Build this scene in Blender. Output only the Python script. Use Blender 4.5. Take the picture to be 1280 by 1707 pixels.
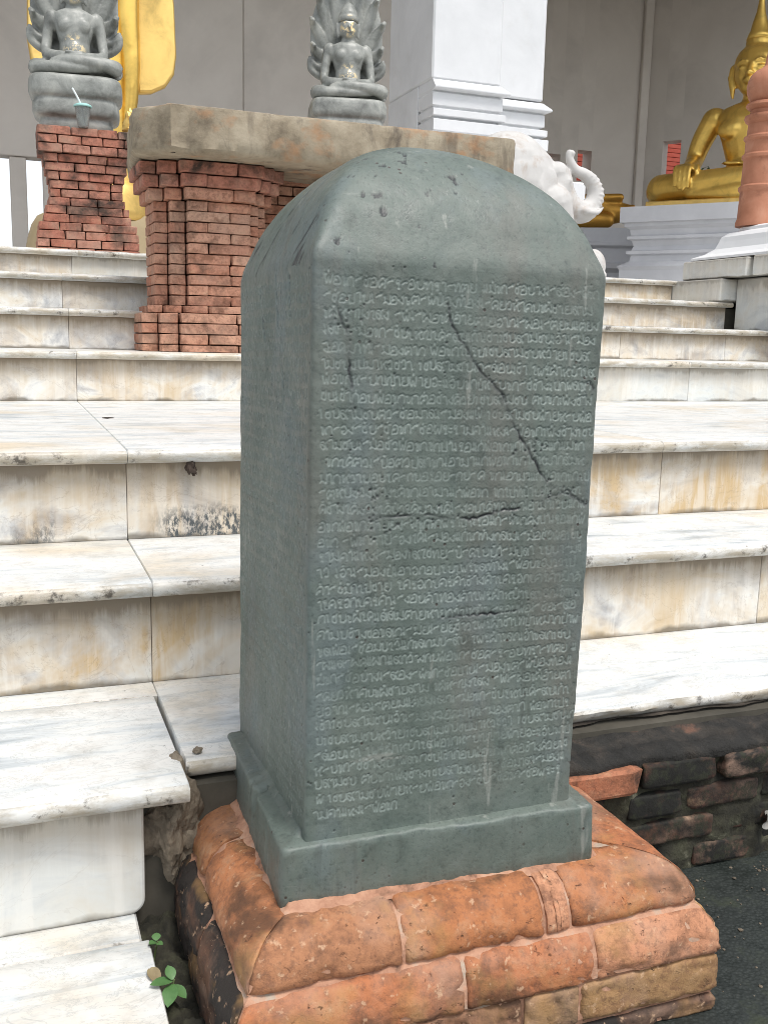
import bpy, bmesh, math, random
import numpy as np
from mathutils import Vector, Matrix, noise as mnoise

# ------------------------------------------------------------------ scene, camera, light
for o in list(bpy.data.objects):
    bpy.data.objects.remove(o, do_unlink=True)
scene = bpy.context.scene
COL = scene.collection
random.seed(7)
RNG = np.random.default_rng(11)
rad = math.radians

# camera: origin of the world is the lens; +Y runs up the stairs, +X along the steps
F_PX, IMG_W, IMG_H = 1650.0, 1280.0, 1707.0
pitch, yaw, roll = rad(-9.9), rad(20.85), rad(1.38)
fw = Vector((math.sin(yaw) * math.cos(pitch), math.cos(yaw) * math.cos(pitch), math.sin(pitch)))
rt = Vector((math.cos(yaw), -math.sin(yaw), 0.0))
up = rt.cross(fw)
cr = rt * math.cos(roll) + up * math.sin(roll)
cu = up * math.cos(roll) - rt * math.sin(roll)
cam_d = bpy.data.cameras.new('camera')
cam = bpy.data.objects.new('camera', cam_d)
COL.objects.link(cam)
cam.matrix_world = Matrix(((cr.x, cu.x, -fw.x, 0), (cr.y, cu.y, -fw.y, 0), (cr.z, cu.z, -fw.z, 0), (0, 0, 0, 1)))
cam_d.sensor_fit = 'VERTICAL'
cam_d.sensor_height = 24.0
cam_d.lens = 24.0 * F_PX / IMG_H
cam_d.clip_start = 0.02
cam_d.clip_end = 2000
scene.camera = cam

world = bpy.data.worlds.new('World')
scene.world = world
world.use_nodes = True
wn = world.node_tree
wn.nodes.clear()
SUN_DIR = Vector((0.14, -0.42, 0.90)).normalized()
sky = wn.nodes.new('ShaderNodeTexSky')
sky.sky_type = 'NISHITA'
sky.sun_disc = False
sky.sun_elevation = math.asin(SUN_DIR.z)
sky.sun_rotation = math.atan2(SUN_DIR.x, SUN_DIR.y)
sky.altitude = 50
sky.air_density = 1.0
sky.dust_density = 2.0
sky.ozone_density = 0.4
bg = wn.nodes.new('ShaderNodeBackground')
bg.inputs['Strength'].default_value = 0.15
wo = wn.nodes.new('ShaderNodeOutputWorld')
hs = wn.nodes.new('ShaderNodeHueSaturation')      # thin even overcast: the blue is washed out of the sky
hs.inputs['Saturation'].default_value = 0.3
wn.links.new(sky.outputs[0], hs.inputs['Color'])
wn.links.new(hs.outputs[0], bg.inputs['Color'])
wn.links.new(bg.outputs[0], wo.inputs[0])

sun_d = bpy.data.lights.new('sun', 'SUN')
sun_d.energy = 1.45
sun_d.angle = rad(16)
sun_d.color = (1.0, 0.96, 0.9)
sun = bpy.data.objects.new('sun', sun_d)
COL.objects.link(sun)
sun.location = (2, -6, 9)
sun.rotation_euler = SUN_DIR.to_track_quat('Z', 'Y').to_euler()

vs = scene.view_settings
scene.display_settings.display_device = 'sRGB'
vs.view_transform = 'Standard'
vs.look = 'None'
vs.exposure = 0.7
vs.gamma = 1.0
vs.use_curve_mapping = False
scene.render.engine = 'CYCLES'
scene.cycles.use_denoising = True
scene.cycles.filter_width = 0.9
scene.cycles.max_bounces = 6
scene.cycles.diffuse_bounces = 4
scene.cycles.glossy_bounces = 3
scene.cycles.transmission_bounces = 4
scene.cycles.caustics_reflective = False
scene.cycles.caustics_refractive = False

# ------------------------------------------------------------------ node helpers
def setin(nt, sock, v):
    if isinstance(v, bpy.types.NodeSocket):
        nt.links.new(v, sock)
    elif isinstance(v, (tuple, list)) and len(v) == 3 and sock.type == 'RGBA':
        sock.default_value = (*v, 1.0)
    else:
        sock.default_value = v

def nd(nt, typ, ins=None, **props):
    n = nt.nodes.new(typ)
    for k, v in props.items():
        setattr(n, k, v)
    for k, v in (ins or {}).items():
        setin(nt, n.inputs[k], v)
    return n

def ramp(nt, fac, stops, interp='LINEAR'):
    n = nt.nodes.new('ShaderNodeValToRGB')
    n.color_ramp.interpolation = interp
    el = n.color_ramp.elements
    while len(el) < len(stops):
        el.new(0.5)
    for e, (p, c) in zip(el, stops):
        e.position = p
        e.color = (c, c, c, 1) if isinstance(c, (int, float)) else (*c, 1)
    setin(nt, n.inputs[0], fac)
    return n.outputs[0]

def mixc(nt, fac, a, b, blend='MIX'):
    n = nt.nodes.new('ShaderNodeMix')
    n.data_type = 'RGBA'
    n.blend_type = blend
    setin(nt, n.inputs[0], fac)
    setin(nt, n.inputs[6], a)
    setin(nt, n.inputs[7], b)
    return n.outputs[2]

def mth(nt, op, a, b=0.0, clamp=False):
    n = nt.nodes.new('ShaderNodeMath')
    n.operation = op
    n.use_clamp = clamp
    setin(nt, n.inputs[0], a)
    setin(nt, n.inputs[1], b)
    return n.outputs[0]

def noise(nt, vec, scale, detail=4.0, rough=0.55, dist=0.0):
    n = nd(nt, 'ShaderNodeTexNoise', {'Vector': vec, 'Scale': scale, 'Detail': detail, 'Roughness': rough, 'Distortion': dist})
    return n.outputs['Fac']

def coords(nt, scale=(1, 1, 1), rot=(0, 0, 0), rnd=True, world_space=True):
    if world_space:
        v = nd(nt, 'ShaderNodeNewGeometry').outputs['Position']
    else:
        v = nd(nt, 'ShaderNodeTexCoord').outputs['Object']
    if rnd:
        r = nd(nt, 'ShaderNodeObjectInfo').outputs['Random']
        r = mth(nt, 'MULTIPLY', r, 37.0)
        v = nd(nt, 'ShaderNodeVectorMath', {0: v, 1: r}, operation='ADD').outputs[0]
    m = nd(nt, 'ShaderNodeMapping', {'Vector': v, 'Scale': scale, 'Rotation': rot})
    return m.outputs[0]

def new_mat(name):
    m = bpy.data.materials.new(name)
    m.use_nodes = True
    nt = m.node_tree
    b = nt.nodes['Principled BSDF']
    return m, nt, b

def bump(nt, b, height, strength=0.3, dist=0.002):
    n = nd(nt, 'ShaderNodeBump', {'Height': height, 'Strength': strength, 'Distance': dist})
    nt.links.new(n.outputs[0], b.inputs['Normal'])

MAT = {}

def rnd_obj(nt):
    return nd(nt, 'ShaderNodeObjectInfo').outputs['Random']

# marble treads: white with blue-grey drifts running along the slab, cream blotches, specks
def m_tread():
    m, nt, b = new_mat('marble_tread')
    v = coords(nt, (1.3, 7, 7), (0, 0, rad(9)))
    s1 = noise(nt, v, 2.6, 8, 0.62, 0.9)
    c = ramp(nt, s1, [(0.30, (0.36, 0.40, 0.42)), (0.40, (0.57, 0.60, 0.61)), (0.48, (0.69, 0.70, 0.68)), (0.60, (0.75, 0.74, 0.71)), (0.75, (0.66, 0.66, 0.64))])
    v2 = coords(nt)
    blot = noise(nt, v2, 2.3, 5, 0.6, 0.4)
    c = mixc(nt, ramp(nt, blot, [(0.52, 0.0), (0.70, 0.65)]), c, (0.60, 0.47, 0.29))
    vein = noise(nt, coords(nt, (2.2, 5, 5), (0, 0, rad(14))), 5.0, 6, 0.7, 1.6)
    c = mixc(nt, ramp(nt, vein, [(0.48, 0.0), (0.5, 0.5), (0.52, 0.0)]), c, (0.33, 0.34, 0.33))
    sp = nd(nt, 'ShaderNodeTexVoronoi', {'Vector': v2, 'Scale': 26.0}).outputs['Distance']
    spm = ramp(nt, sp, [(0.035, 1.0), (0.06, 0.0)])
    spm = mth(nt, 'MULTIPLY', spm, ramp(nt, noise(nt, v2, 9, 2), [(0.46, 0.0), (0.52, 0.9)]))
    c = mixc(nt, spm, c, (0.05, 0.04, 0.03))
    grime = noise(nt, v2, 14, 6, 0.7)
    c = mixc(nt, ramp(nt, grime, [(0.5, 0.0), (0.72, 0.5)]), c, (0.36, 0.33, 0.28))
    nrm = nd(nt, 'ShaderNodeSeparateXYZ', {0: nd(nt, 'ShaderNodeNewGeometry').outputs['True Normal']}).outputs['Y']
    front = ramp(nt, mth(nt, 'MULTIPLY', nrm, -1.0), [(0.35, 0.0), (0.8, 1.0)])       # the handled front edge is soiled
    soil = mth(nt, 'MULTIPLY', front, ramp(nt, noise(nt, coords(nt, (1, 1, 3)), 11, 6, 0.7), [(0.38, 0.15), (0.58, 0.85)]))
    c = mixc(nt, soil, c, (0.33, 0.28, 0.20))
    black = mth(nt, 'MULTIPLY', front, ramp(nt, noise(nt, v2, 20, 6, 0.75), [(0.56, 0.0), (0.64, 0.85)]))
    c = mixc(nt, black, c, (0.05, 0.04, 0.03))
    setin(nt, b.inputs['Base Color'], c)
    setin(nt, b.inputs['Roughness'], ramp(nt, grime, [(0.3, 0.32), (0.7, 0.55)]))
    bump(nt, b, mth(nt, 'ADD', grime, mth(nt, 'MULTIPLY', spm, -1.0)), 0.25, 0.001)
    return m

# marble risers: cream and grey, ochre run-off, black mould and painted shadow under the nosing
def m_riser(name, ochre, mould, algae=0.0, cool=0.0):
    m, nt, b = new_mat(name)
    v = coords(nt)
    gen = nd(nt, 'ShaderNodeTexCoord').outputs['Generated']
    gz = nd(nt, 'ShaderNodeSeparateXYZ', {0: gen}).outputs['Z']
    vst = coords(nt, (9, 9, 1.0))
    streak = noise(nt, vst, 2.2, 6, 0.62, 0.25)
    base = ramp(nt, noise(nt, coords(nt, (2.5, 2.5, 4), (0, rad(35), 0)), 2.2, 7, 0.62, 1.0),
                [(0.32, (0.34, 0.35, 0.37)), (0.44, (0.56, 0.56, 0.55)), (0.52, (0.70, 0.69, 0.65)), (0.62, (0.66, 0.61, 0.52)), (0.74, (0.52, 0.45, 0.36))])
    if cool:
        base = mixc(nt, cool, base, (0.60, 0.63, 0.62))
    oc = mth(nt, 'MULTIPLY', ramp(nt, noise(nt, coords(nt, (1.2, 1.2, 1.6)), 2.4, 5, 0.6, 0.6), [(0.40, 0.0), (0.52, 1.0)]),
             ramp(nt, streak, [(0.35, 0.3), (0.56, 1.0)]))
    c = mixc(nt, mth(nt, 'MULTIPLY', oc, ochre), base, (0.52, 0.37, 0.19))
    c = mixc(nt, mth(nt, 'MULTIPLY', ramp(nt, streak, [(0.54, 0.0), (0.62, 1.0)]), 0.45), c, (0.74, 0.73, 0.69))
    # upper rim: mould drips, and the shadow gap under the nosing painted in with them
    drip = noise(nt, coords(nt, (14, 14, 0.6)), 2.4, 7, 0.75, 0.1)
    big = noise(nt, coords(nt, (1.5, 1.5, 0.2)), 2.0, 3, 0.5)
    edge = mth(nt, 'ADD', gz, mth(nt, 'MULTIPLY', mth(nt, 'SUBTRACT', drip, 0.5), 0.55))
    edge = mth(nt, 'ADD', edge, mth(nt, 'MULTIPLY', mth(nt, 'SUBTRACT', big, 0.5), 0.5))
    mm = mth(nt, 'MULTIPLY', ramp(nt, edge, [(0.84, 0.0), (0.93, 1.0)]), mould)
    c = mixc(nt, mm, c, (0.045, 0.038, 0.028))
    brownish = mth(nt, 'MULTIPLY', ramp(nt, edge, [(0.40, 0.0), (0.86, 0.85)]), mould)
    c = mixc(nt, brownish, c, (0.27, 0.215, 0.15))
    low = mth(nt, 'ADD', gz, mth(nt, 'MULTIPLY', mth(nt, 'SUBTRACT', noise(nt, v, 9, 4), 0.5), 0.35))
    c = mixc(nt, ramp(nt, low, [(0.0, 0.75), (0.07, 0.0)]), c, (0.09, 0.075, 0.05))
    if algae:
        patch = ramp(nt, noise(nt, coords(nt, (1, 1, 0.3)), 9.0, 2, 0.5), [(0.47, 0.0), (0.55, 1.0)])
        fine = ramp(nt, noise(nt, coords(nt, (2.2, 2.2, 1)), 60, 4, 0.75), [(0.44, 1.0), (0.56, 0.0)])
        hh = ramp(nt, mth(nt, 'ADD', gz, mth(nt, 'MULTIPLY', mth(nt, 'SUBTRACT', noise(nt, v, 22, 5), 0.5), 0.5)), [(0.25, 1.0), (0.45, 0.0)])
        a = mth(nt, 'MULTIPLY', mth(nt, 'MULTIPLY', patch, fine), mth(nt, 'MULTIPLY', hh, algae))
        c = mixc(nt, a, c, (0.07, 0.08, 0.085))
    hair = noise(nt, coords(nt, (3, 3, 3), (rad(20), rad(30), 0)), 3.0, 5, 0.6, 1.5)
    c = mixc(nt, ramp(nt, hair, [(0.490, 0.0), (0.5, 0.12 if cool else 0.28), (0.510, 0.0)]), c, (0.22, 0.16, 0.11))
    setin(nt, b.inputs['Base Color'], c)
    setin(nt, b.inputs['Roughness'], 0.5)
    bump(nt, b, noise(nt, v, 40, 6, 0.7), 0.2, 0.0015)
    return m

def m_stele():
    m, nt, b = new_mat('stele_stone')
    oc = lambda sc=(1, 1, 1), rot=(0, 0, 0): coords(nt, sc, rot, rnd=False, world_space=False)
    v = oc()
    n1 = noise(nt, v, 5, 8, 0.7, 0.5)
    c = ramp(nt, n1, [(0.30, (0.080, 0.106, 0.092)), (0.45, (0.111, 0.140, 0.122)), (0.58, (0.138, 0.165, 0.144)), (0.74, (0.176, 0.194, 0.170))])
    warm = noise(nt, oc((1.2, 1.2, 0.3)), 6, 6, 0.65, 0.3)
    c = mixc(nt, ramp(nt, warm, [(0.50, 0.0), (0.64, 0.55)]), c, (0.142, 0.136, 0.118))
    blue = noise(nt, oc((1, 1, 0.6)), 9, 5, 0.6, 0.4)
    c = mixc(nt, ramp(nt, blue, [(0.52, 0.0), (0.66, 0.6)]), c, (0.140, 0.175, 0.178))
    med = noise(nt, v, 34, 6, 0.72)
    c = mixc(nt, ramp(nt, med, [(0.36, 0.35), (0.46, 0.0)]), c, (0.045, 0.060, 0.055))
    c = mixc(nt, ramp(nt, med, [(0.58, 0.0), (0.72, 0.3)]), c, (0.18, 0.21, 0.20))
    fine = noise(nt, v, 190, 4, 0.75)
    c = mixc(nt, ramp(nt, fine, [(0.34, 0.4), (0.46, 0.0)]), c, (0.035, 0.046, 0.042))
    c = mixc(nt, ramp(nt, fine, [(0.60, 0.0), (0.72, 0.3)]), c, (0.20, 0.23, 0.22))
    # pale scuffs and chisel streaks, in two directions
    for sc, rt_, th in (((30, 30, 3.2), (rad(7), rad(10), 0), 0.66), ((5, 26, 26), (rad(12), rad(-28), 0), 0.69), ((14, 14, 3), (0, rad(-16), 0), 0.68)):
        scr = noise(nt, oc(sc, rt_), 1.6, 4, 0.6)
        c = mixc(nt, ramp(nt, scr, [(th, 0.0), (th + 0.05, 0.5)]), c, (0.30, 0.31, 0.28))
    # dark weather runs
    run = noise(nt, oc((22, 22, 1.1)), 1.5, 5, 0.65)
    c = mixc(nt, ramp(nt, run, [(0.60, 0.0), (0.72, 0.45)]), c, (0.055, 0.062, 0.056))
    # little rust-brown holes
    vo = nd(nt, 'ShaderNodeTexVoronoi', {'Vector': v, 'Scale': 75.0}).outputs['Distance']
    hole = mth(nt, 'MULTIPLY', ramp(nt, vo, [(0.10, 1.0), (0.19, 0.0)]), ramp(nt, noise(nt, v, 12, 4, 0.7), [(0.54, 0.0), (0.60, 1.0)]))
    c = mixc(nt, mth(nt, 'MULTIPLY', hole, 0.85), c, (0.040, 0.026, 0.020))
    carve = nd(nt, 'ShaderNodeAttribute', attribute_name='carve').outputs['Fac']
    crack = nd(nt, 'ShaderNodeAttribute', attribute_name='crack').outputs['Fac']
    wearm = ramp(nt, noise(nt, v, 18, 5, 0.7), [(0.36, 0.45), (0.55, 1.0)])
    c = mixc(nt, mth(nt, 'MULTIPLY', mth(nt, 'MULTIPLY', carve, wearm), 0.55), c, (0.30, 0.355, 0.33))
    c = mixc(nt, mth(nt, 'MULTIPLY', crack, 0.9), c, (0.022, 0.022, 0.026))
    setin(nt, b.inputs['Base Color'], c)
    setin(nt, b.inputs['Roughness'], ramp(nt, med, [(0.3, 0.36), (0.6, 0.58)]))
    h = mth(nt, 'ADD', mth(nt, 'MULTIPLY', fine, 0.6), mth(nt, 'MULTIPLY', med, 0.8))
    h = mth(nt, 'SUBTRACT', h, mth(nt, 'MULTIPLY', hole, 0.8))
    bump(nt, b, h, 0.4, 0.002)
    return m

def m_brick(name, cols, stain=0.5, stain_col=(0.02, 0.018, 0.014), sscale=2.4, pits=False, moss=0.0, lo=0.5):
    m, nt, b = new_mat(name)
    r = rnd_obj(nt)
    base = ramp(nt, r, [(i / (len(cols) - 1), c) for i, c in enumerate(cols)])
    v = coords(nt)
    w = coords(nt, rnd=False)
    n1 = noise(nt, v, 26, 6, 0.7)
    base = mixc(nt, ramp(nt, n1, [(0.36, 0.65), (0.52, 0.0)]), base, (0.14, 0.06, 0.03))
    base = mixc(nt, ramp(nt, noise(nt, v, 110, 4, 0.75), [(0.36, 0.5), (0.5, 0.0)]), base, (0.12, 0.055, 0.035))
    base = mixc(nt, ramp(nt, noise(nt, v, 6, 4, 0.6), [(0.5, 0.0), (0.68, 0.55)]), base, (0.40, 0.27, 0.20))
    base = mixc(nt, ramp(nt, n1, [(0.55, 0.0), (0.78, 0.5)]), base, (0.50, 0.33, 0.20))
    n2 = noise(nt, w, sscale, 6, 0.65, 0.5)
    c = mixc(nt, mth(nt, 'MULTIPLY', ramp(nt, n2, [(lo, 0.0), (lo + 0.14, 1.0)]), stain), base, stain_col)
    h = n1
    if pits:
        pn = noise(nt, nd(nt, 'ShaderNodeMapping', {'Vector': v, 'Scale': (0.75, 1, 1.1)}).outputs[0], 85, 5, 0.68, 0.4)
        pm = mth(nt, 'MULTIPLY', ramp(nt, pn, [(0.30, 1.0), (0.37, 0.0)]), ramp(nt, noise(nt, v, 14, 3), [(0.40, 0.0), (0.55, 1.0)]))
        c = mixc(nt, mth(nt, 'MULTIPLY', pm, 0.85), c, (0.045, 0.02, 0.012))
        och = noise(nt, v, 11, 4, 0.6)
        c = mixc(nt, ramp(nt, och, [(0.55, 0.0), (0.72, 0.55)]), c, (0.43, 0.24, 0.085))
        pal = noise(nt, v, 75, 3, 0.6)
        c = mixc(nt, ramp(nt, pal, [(0.62, 0.0), (0.70, 0.6)]), c, (0.58, 0.38, 0.24))
        h = mth(nt, 'SUBTRACT', n1, mth(nt, 'MULTIPLY', pm, 0.9))
    if moss:
        mn = noise(nt, w, 45, 5, 0.75)
        c = mixc(nt, mth(nt, 'MULTIPLY', ramp(nt, mn, [(0.5, 0.0), (0.6, 1.0)]), moss), c, (0.022, 0.025, 0.013))
        c = mixc(nt, ramp(nt, mn, [(0.70, 0.0), (0.76, 0.6)]), c, (0.16, 0.15, 0.11))
    setin(nt, b.inputs['Base Color'], c)
    setin(nt, b.inputs['Roughness'], 0.85)
    bump(nt, b, mth(nt, 'ADD', h, mth(nt, 'MULTIPLY', noise(nt, v, 120, 4, 0.75), 0.5)), 0.7, 0.0035)
    return m

def m_simple(name, stops, scale=4.0, rough=0.7, metal=0.0, bumpd=0.002, bs=30.0, bstr=0.3, stain=None, stretch=(1, 1, 1), rndm=True, spec=None):
    m, nt, b = new_mat(name)
    v = coords(nt, stretch, rnd=rndm)
    n1 = noise(nt, v, scale, 6, 0.62, 0.4)
    c = ramp(nt, n1, stops)
    if stain:
        col, lo, hi, amt, sc = stain
        c = mixc(nt, mth(nt, 'MULTIPLY', ramp(nt, noise(nt, coords(nt, stretch), sc, 6, 0.65, 0.5), [(lo, 0.0), (hi, 1.0)]), amt), c, col)
    setin(nt, b.inputs['Base Color'], c)
    setin(nt, b.inputs['Roughness'], rough)
    setin(nt, b.inputs['Metallic'], metal)
    if spec is not None:
        setin(nt, b.inputs['Specular IOR Level'], spec)
    if bstr:
        bump(nt, b, noise(nt, v, bs, 5, 0.65), bstr, bumpd)
    return m

def m_naga():
    m, nt, b = new_mat('naga_stone')
    v = coords(nt, rnd=True)
    c = ramp(nt, noise(nt, v, 9, 7, 0.68, 0.4), [(0.3, (0.12, 0.125, 0.115)), (0.5, (0.26, 0.27, 0.25)), (0.72, (0.43, 0.435, 0.40))])
    o = nd(nt, 'ShaderNodeTexCoord').outputs['Object']
    leaf = None
    for cen, r in (((0, -0.32, 0.66 + 1.2), 0.30), ((0, -0.25, 1.84 + 1.2), 0.30)):
        d = nd(nt, 'ShaderNodeVectorMath', {0: o, 1: cen}, operation='DISTANCE').outputs['Value']
        f = ramp(nt, mth(nt, 'DIVIDE', d, r), [(0.5, 1.0), (1.0, 0.0)])
        leaf = f if leaf is None else mth(nt, 'MAXIMUM', leaf, f)
    fl = ramp(nt, nd(nt, 'ShaderNodeTexNoise', {'Vector': o, 'Scale': 6.5, 'Detail': 5.0, 'Roughness': 0.7}).outputs['Fac'], [(0.52, 0.0), (0.56, 1.0)])
    leaf = mth(nt, 'MULTIPLY', leaf, fl)
    c = mixc(nt, leaf, c, (0.95, 0.75, 0.42))
    setin(nt, b.inputs['Base Color'], c)
    setin(nt, b.inputs['Metallic'], mth(nt, 'MULTIPLY', leaf, 0.6))
    setin(nt, b.inputs['Roughness'], 0.42)
    bump(nt, b, noise(nt, v, 45, 5, 0.7), 0.4, 0.004)
    return m

def m_throne():
    m, nt, b = new_mat('throne_sandstone')
    v = coords(nt, (1, 1, 1.3))
    c = ramp(nt, noise(nt, v, 5.0, 9, 0.72, 0.2), [(0.3, (0.12, 0.095, 0.065)), (0.45, (0.26, 0.215, 0.15)), (0.58, (0.35, 0.30, 0.22)), (0.75, (0.42, 0.36, 0.27))])
    n2 = noise(nt, coords(nt, (1.3, 1, 0.7)), 5.5, 6, 0.7, 0.5)
    c = mixc(nt, ramp(nt, n2, [(0.55, 0.0), (0.68, 0.8)]), c, (0.07, 0.055, 0.045))
    n3 = noise(nt, v, 9, 4)
    c = mixc(nt, ramp(nt, n3, [(0.56, 0.0), (0.68, 0.6)]), c, (0.36, 0.19, 0.09))
    c = mixc(nt, ramp(nt, noise(nt, coords(nt, (6, 6, 0.8)), 2.0, 5, 0.65), [(0.56, 0.0), (0.66, 0.55)]), c, (0.10, 0.08, 0.06))
    setin(nt, b.inputs['Base Color'], c)
    setin(nt, b.inputs['Roughness'], 0.85)
    bump(nt, b, noise(nt, v, 22, 7, 0.7), 0.55, 0.006)
    return m

def m_asphalt():
    m, nt, b = new_mat('ground_asphalt')
    v = coords(nt, rnd=False)
    n1 = noise(nt, v, 3.0, 7, 0.7)
    c = ramp(nt, n1, [(0.3, (0.009, 0.012, 0.0105)), (0.55, (0.019, 0.025, 0.022)), (0.8, (0.045, 0.052, 0.047))])
    g = nd(nt, 'ShaderNodeTexVoronoi', {'Vector': v, 'Scale': 170.0})
    c = mixc(nt, ramp(nt, g.outputs['Distance'], [(0.2, 0.5), (0.5, 0.0)]), c, (0.040, 0.047, 0.043))
    moss = noise(nt, v, 12, 6, 0.7)
    c = mixc(nt, ramp(nt, moss, [(0.52, 0.0), (0.66, 0.7)]), c, (0.030, 0.038, 0.018))
    setin(nt, b.inputs['Base Color'], c)
    setin(nt, b.inputs['Roughness'], ramp(nt, moss, [(0.35, 0.45), (0.65, 0.85)]))
    bump(nt, b, mth(nt, 'ADD', g.outputs['Distance'], noise(nt, v, 60, 5, 0.7)), 0.35, 0.003)
    return m

def m_gold(name, col, rough, bs=40):
    m, nt, b = new_mat(name)
    v = coords(nt, rnd=False)
    n1 = noise(nt, v, 6, 6, 0.65, 0.5)
    dk = tuple(x * 0.78 for x in col)
    c = ramp(nt, n1, [(0.32, dk), (0.5, col), (0.75, tuple(min(1, x * 1.12) for x in col))])
    setin(nt, b.inputs['Base Color'], c)
    setin(nt, b.inputs['Metallic'], 0.85)
    setin(nt, b.inputs['Roughness'], ramp(nt, n1, [(0.3, rough + 0.15), (0.7, rough)]))
    bump(nt, b, noise(nt, v, bs, 4, 0.6), 0.12, 0.003)
    return m

MAT['tread'] = m_tread()
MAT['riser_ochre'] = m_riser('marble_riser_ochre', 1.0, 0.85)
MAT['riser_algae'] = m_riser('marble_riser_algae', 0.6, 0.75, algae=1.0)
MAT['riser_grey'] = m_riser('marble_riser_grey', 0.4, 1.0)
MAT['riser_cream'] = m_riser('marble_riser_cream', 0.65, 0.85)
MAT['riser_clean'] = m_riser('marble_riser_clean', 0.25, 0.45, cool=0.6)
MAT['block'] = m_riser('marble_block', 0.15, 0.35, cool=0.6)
MAT['stele'] = m_stele()
MAT['brick'] = m_brick('red_brick', [(0.41, 0.17, 0.105), (0.47, 0.23, 0.15), (0.51, 0.28, 0.19), (0.40, 0.19, 0.125), (0.49, 0.30, 0.21)], 0.85, sscale=3.4, lo=0.55)
MAT['brick_dirty'] = m_brick('red_brick_stained', [(0.36, 0.125, 0.08), (0.44, 0.19, 0.13), (0.38, 0.14, 0.095), (0.44, 0.22, 0.16)], 0.9, sscale=4.5, lo=0.50)
MAT['brick_big'] = m_brick('orange_brick', [(0.46, 0.17, 0.065), (0.30, 0.125, 0.05), (0.54, 0.27, 0.155), (0.40, 0.14, 0.055), (0.50, 0.22, 0.095), (0.34, 0.16, 0.07)], 0.8, (0.075, 0.038, 0.02), 8.0, pits=True, lo=0.51)
MAT['brick_sooty'] = m_brick('orange_brick_blackened', [(0.13, 0.065, 0.035), (0.10, 0.05, 0.03), (0.17, 0.08, 0.042)], 0.96, (0.016, 0.013, 0.011), 6.0, pits=True, lo=0.36)
MAT['brick_olive'] = m_brick('weathered_brick', [(0.30, 0.16, 0.07), (0.34, 0.20, 0.09), (0.27, 0.14, 0.06)], 0.85, (0.035, 0.03, 0.02), 6.0, pits=True, lo=0.52)
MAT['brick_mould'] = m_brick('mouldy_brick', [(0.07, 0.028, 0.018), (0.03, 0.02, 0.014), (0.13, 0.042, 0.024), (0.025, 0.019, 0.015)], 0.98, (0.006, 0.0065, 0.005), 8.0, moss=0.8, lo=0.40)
MAT['brick_fresh'] = m_brick('broken_brick', [(0.36, 0.13, 0.07), (0.40, 0.16, 0.085)], 0.9, (0.02, 0.017, 0.013), 9.0, lo=0.5)
MAT['mortar_pink'] = m_simple('salmon_mortar', [(0.30, (0.10, 0.055, 0.035)), (0.42, (0.36, 0.185, 0.115)), (0.55, (0.48, 0.27, 0.175)), (0.68, (0.40, 0.33, 0.26)), (0.78, (0.25, 0.24, 0.21))], 22, 0.9, bs=90, bstr=0.8, bumpd=0.003)
MAT['mortar_dark'] = m_simple('dark_mortar', [(0.3, (0.018, 0.015, 0.011)), (0.6, (0.05, 0.04, 0.03)), (0.8, (0.11, 0.09, 0.07))], 14, 0.9, bs=50, bstr=0.6, bumpd=0.004)
MAT['mortar_ledge'] = m_simple('blackened_ledge', [(0.30, (0.006, 0.006, 0.005)), (0.48, (0.016, 0.015, 0.013)), (0.62, (0.036, 0.030, 0.024)), (0.74, (0.13, 0.065, 0.042))], 14, 0.9, bs=45, bstr=1.0, bumpd=0.008, stain=((0.22, 0.20, 0.16), 0.66, 0.74, 0.6, 4.0))
MAT['mortar_moss'] = m_simple('mossy_mortar', [(0.3, (0.008, 0.008, 0.006)), (0.5, (0.030, 0.028, 0.018)), (0.62, (0.05, 0.05, 0.03)), (0.78, (0.20, 0.19, 0.14))], 26, 0.95, bs=70, bstr=0.8, bumpd=0.005)
MAT['mortar_joint'] = m_simple('joint_mortar', [(0.3, (0.10, 0.06, 0.045)), (0.7, (0.26, 0.17, 0.125))], 14, 0.9)
MAT['rubble'] = m_simple('rubble_stone', [(0.3, (0.05, 0.04, 0.028)), (0.55, (0.16, 0.13, 0.095)), (0.8, (0.34, 0.29, 0.22))], 22, 0.9, bs=60, bstr=0.6, bumpd=0.004)
MAT['core'] = m_simple('stair_concrete', [(0.3, (0.03, 0.027, 0.02)), (0.7, (0.10, 0.09, 0.07))], 8, 0.9)
MAT['throne'] = m_throne()
MAT['asphalt'] = m_asphalt()
MAT['white'] = m_simple('white_paint', [(0.3, (0.66, 0.67, 0.68)), (0.7, (0.76, 0.77, 0.78))], 3, 0.6, bs=25, bstr=0.15, stain=((0.42, 0.39, 0.33), 0.58, 0.74, 0.15, 4.0))
MAT['plaster'] = m_simple('hall_plaster', [(0.3, (0.63, 0.58, 0.525)), (0.7, (0.72, 0.67, 0.61))], 1.2, 0.75, bs=20, bstr=0.1, stain=((0.42, 0.39, 0.355), 0.5, 0.75, 0.5, 0.8))
MAT['lilac'] = m_simple('pale_grey_paint', [(0.3, (0.56, 0.57, 0.60)), (0.7, (0.66, 0.67, 0.70))], 3, 0.6, bs=25, bstr=0.1)
MAT['floor'] = m_simple('platform_marble', [(0.3, (0.55, 0.54, 0.52)), (0.7, (0.68, 0.67, 0.65))], 3, 0.5, bs=25, bstr=0.1)
MAT['gold'] = m_gold('gold_leaf', (0.84, 0.56, 0.14), 0.28)
MAT['gold_robe'] = m_gold('gold_robe', (0.86, 0.60, 0.20), 0.42, bs=9)
MAT['gold_dark'] = m_gold('old_gold', (0.55, 0.30, 0.06), 0.4)
MAT['tan'] = m_simple('tan_plaster', [(0.3, (0.30, 0.23, 0.13)), (0.7, (0.38, 0.30, 0.18))], 4, 0.7)
MAT['naga'] = m_naga()
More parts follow.
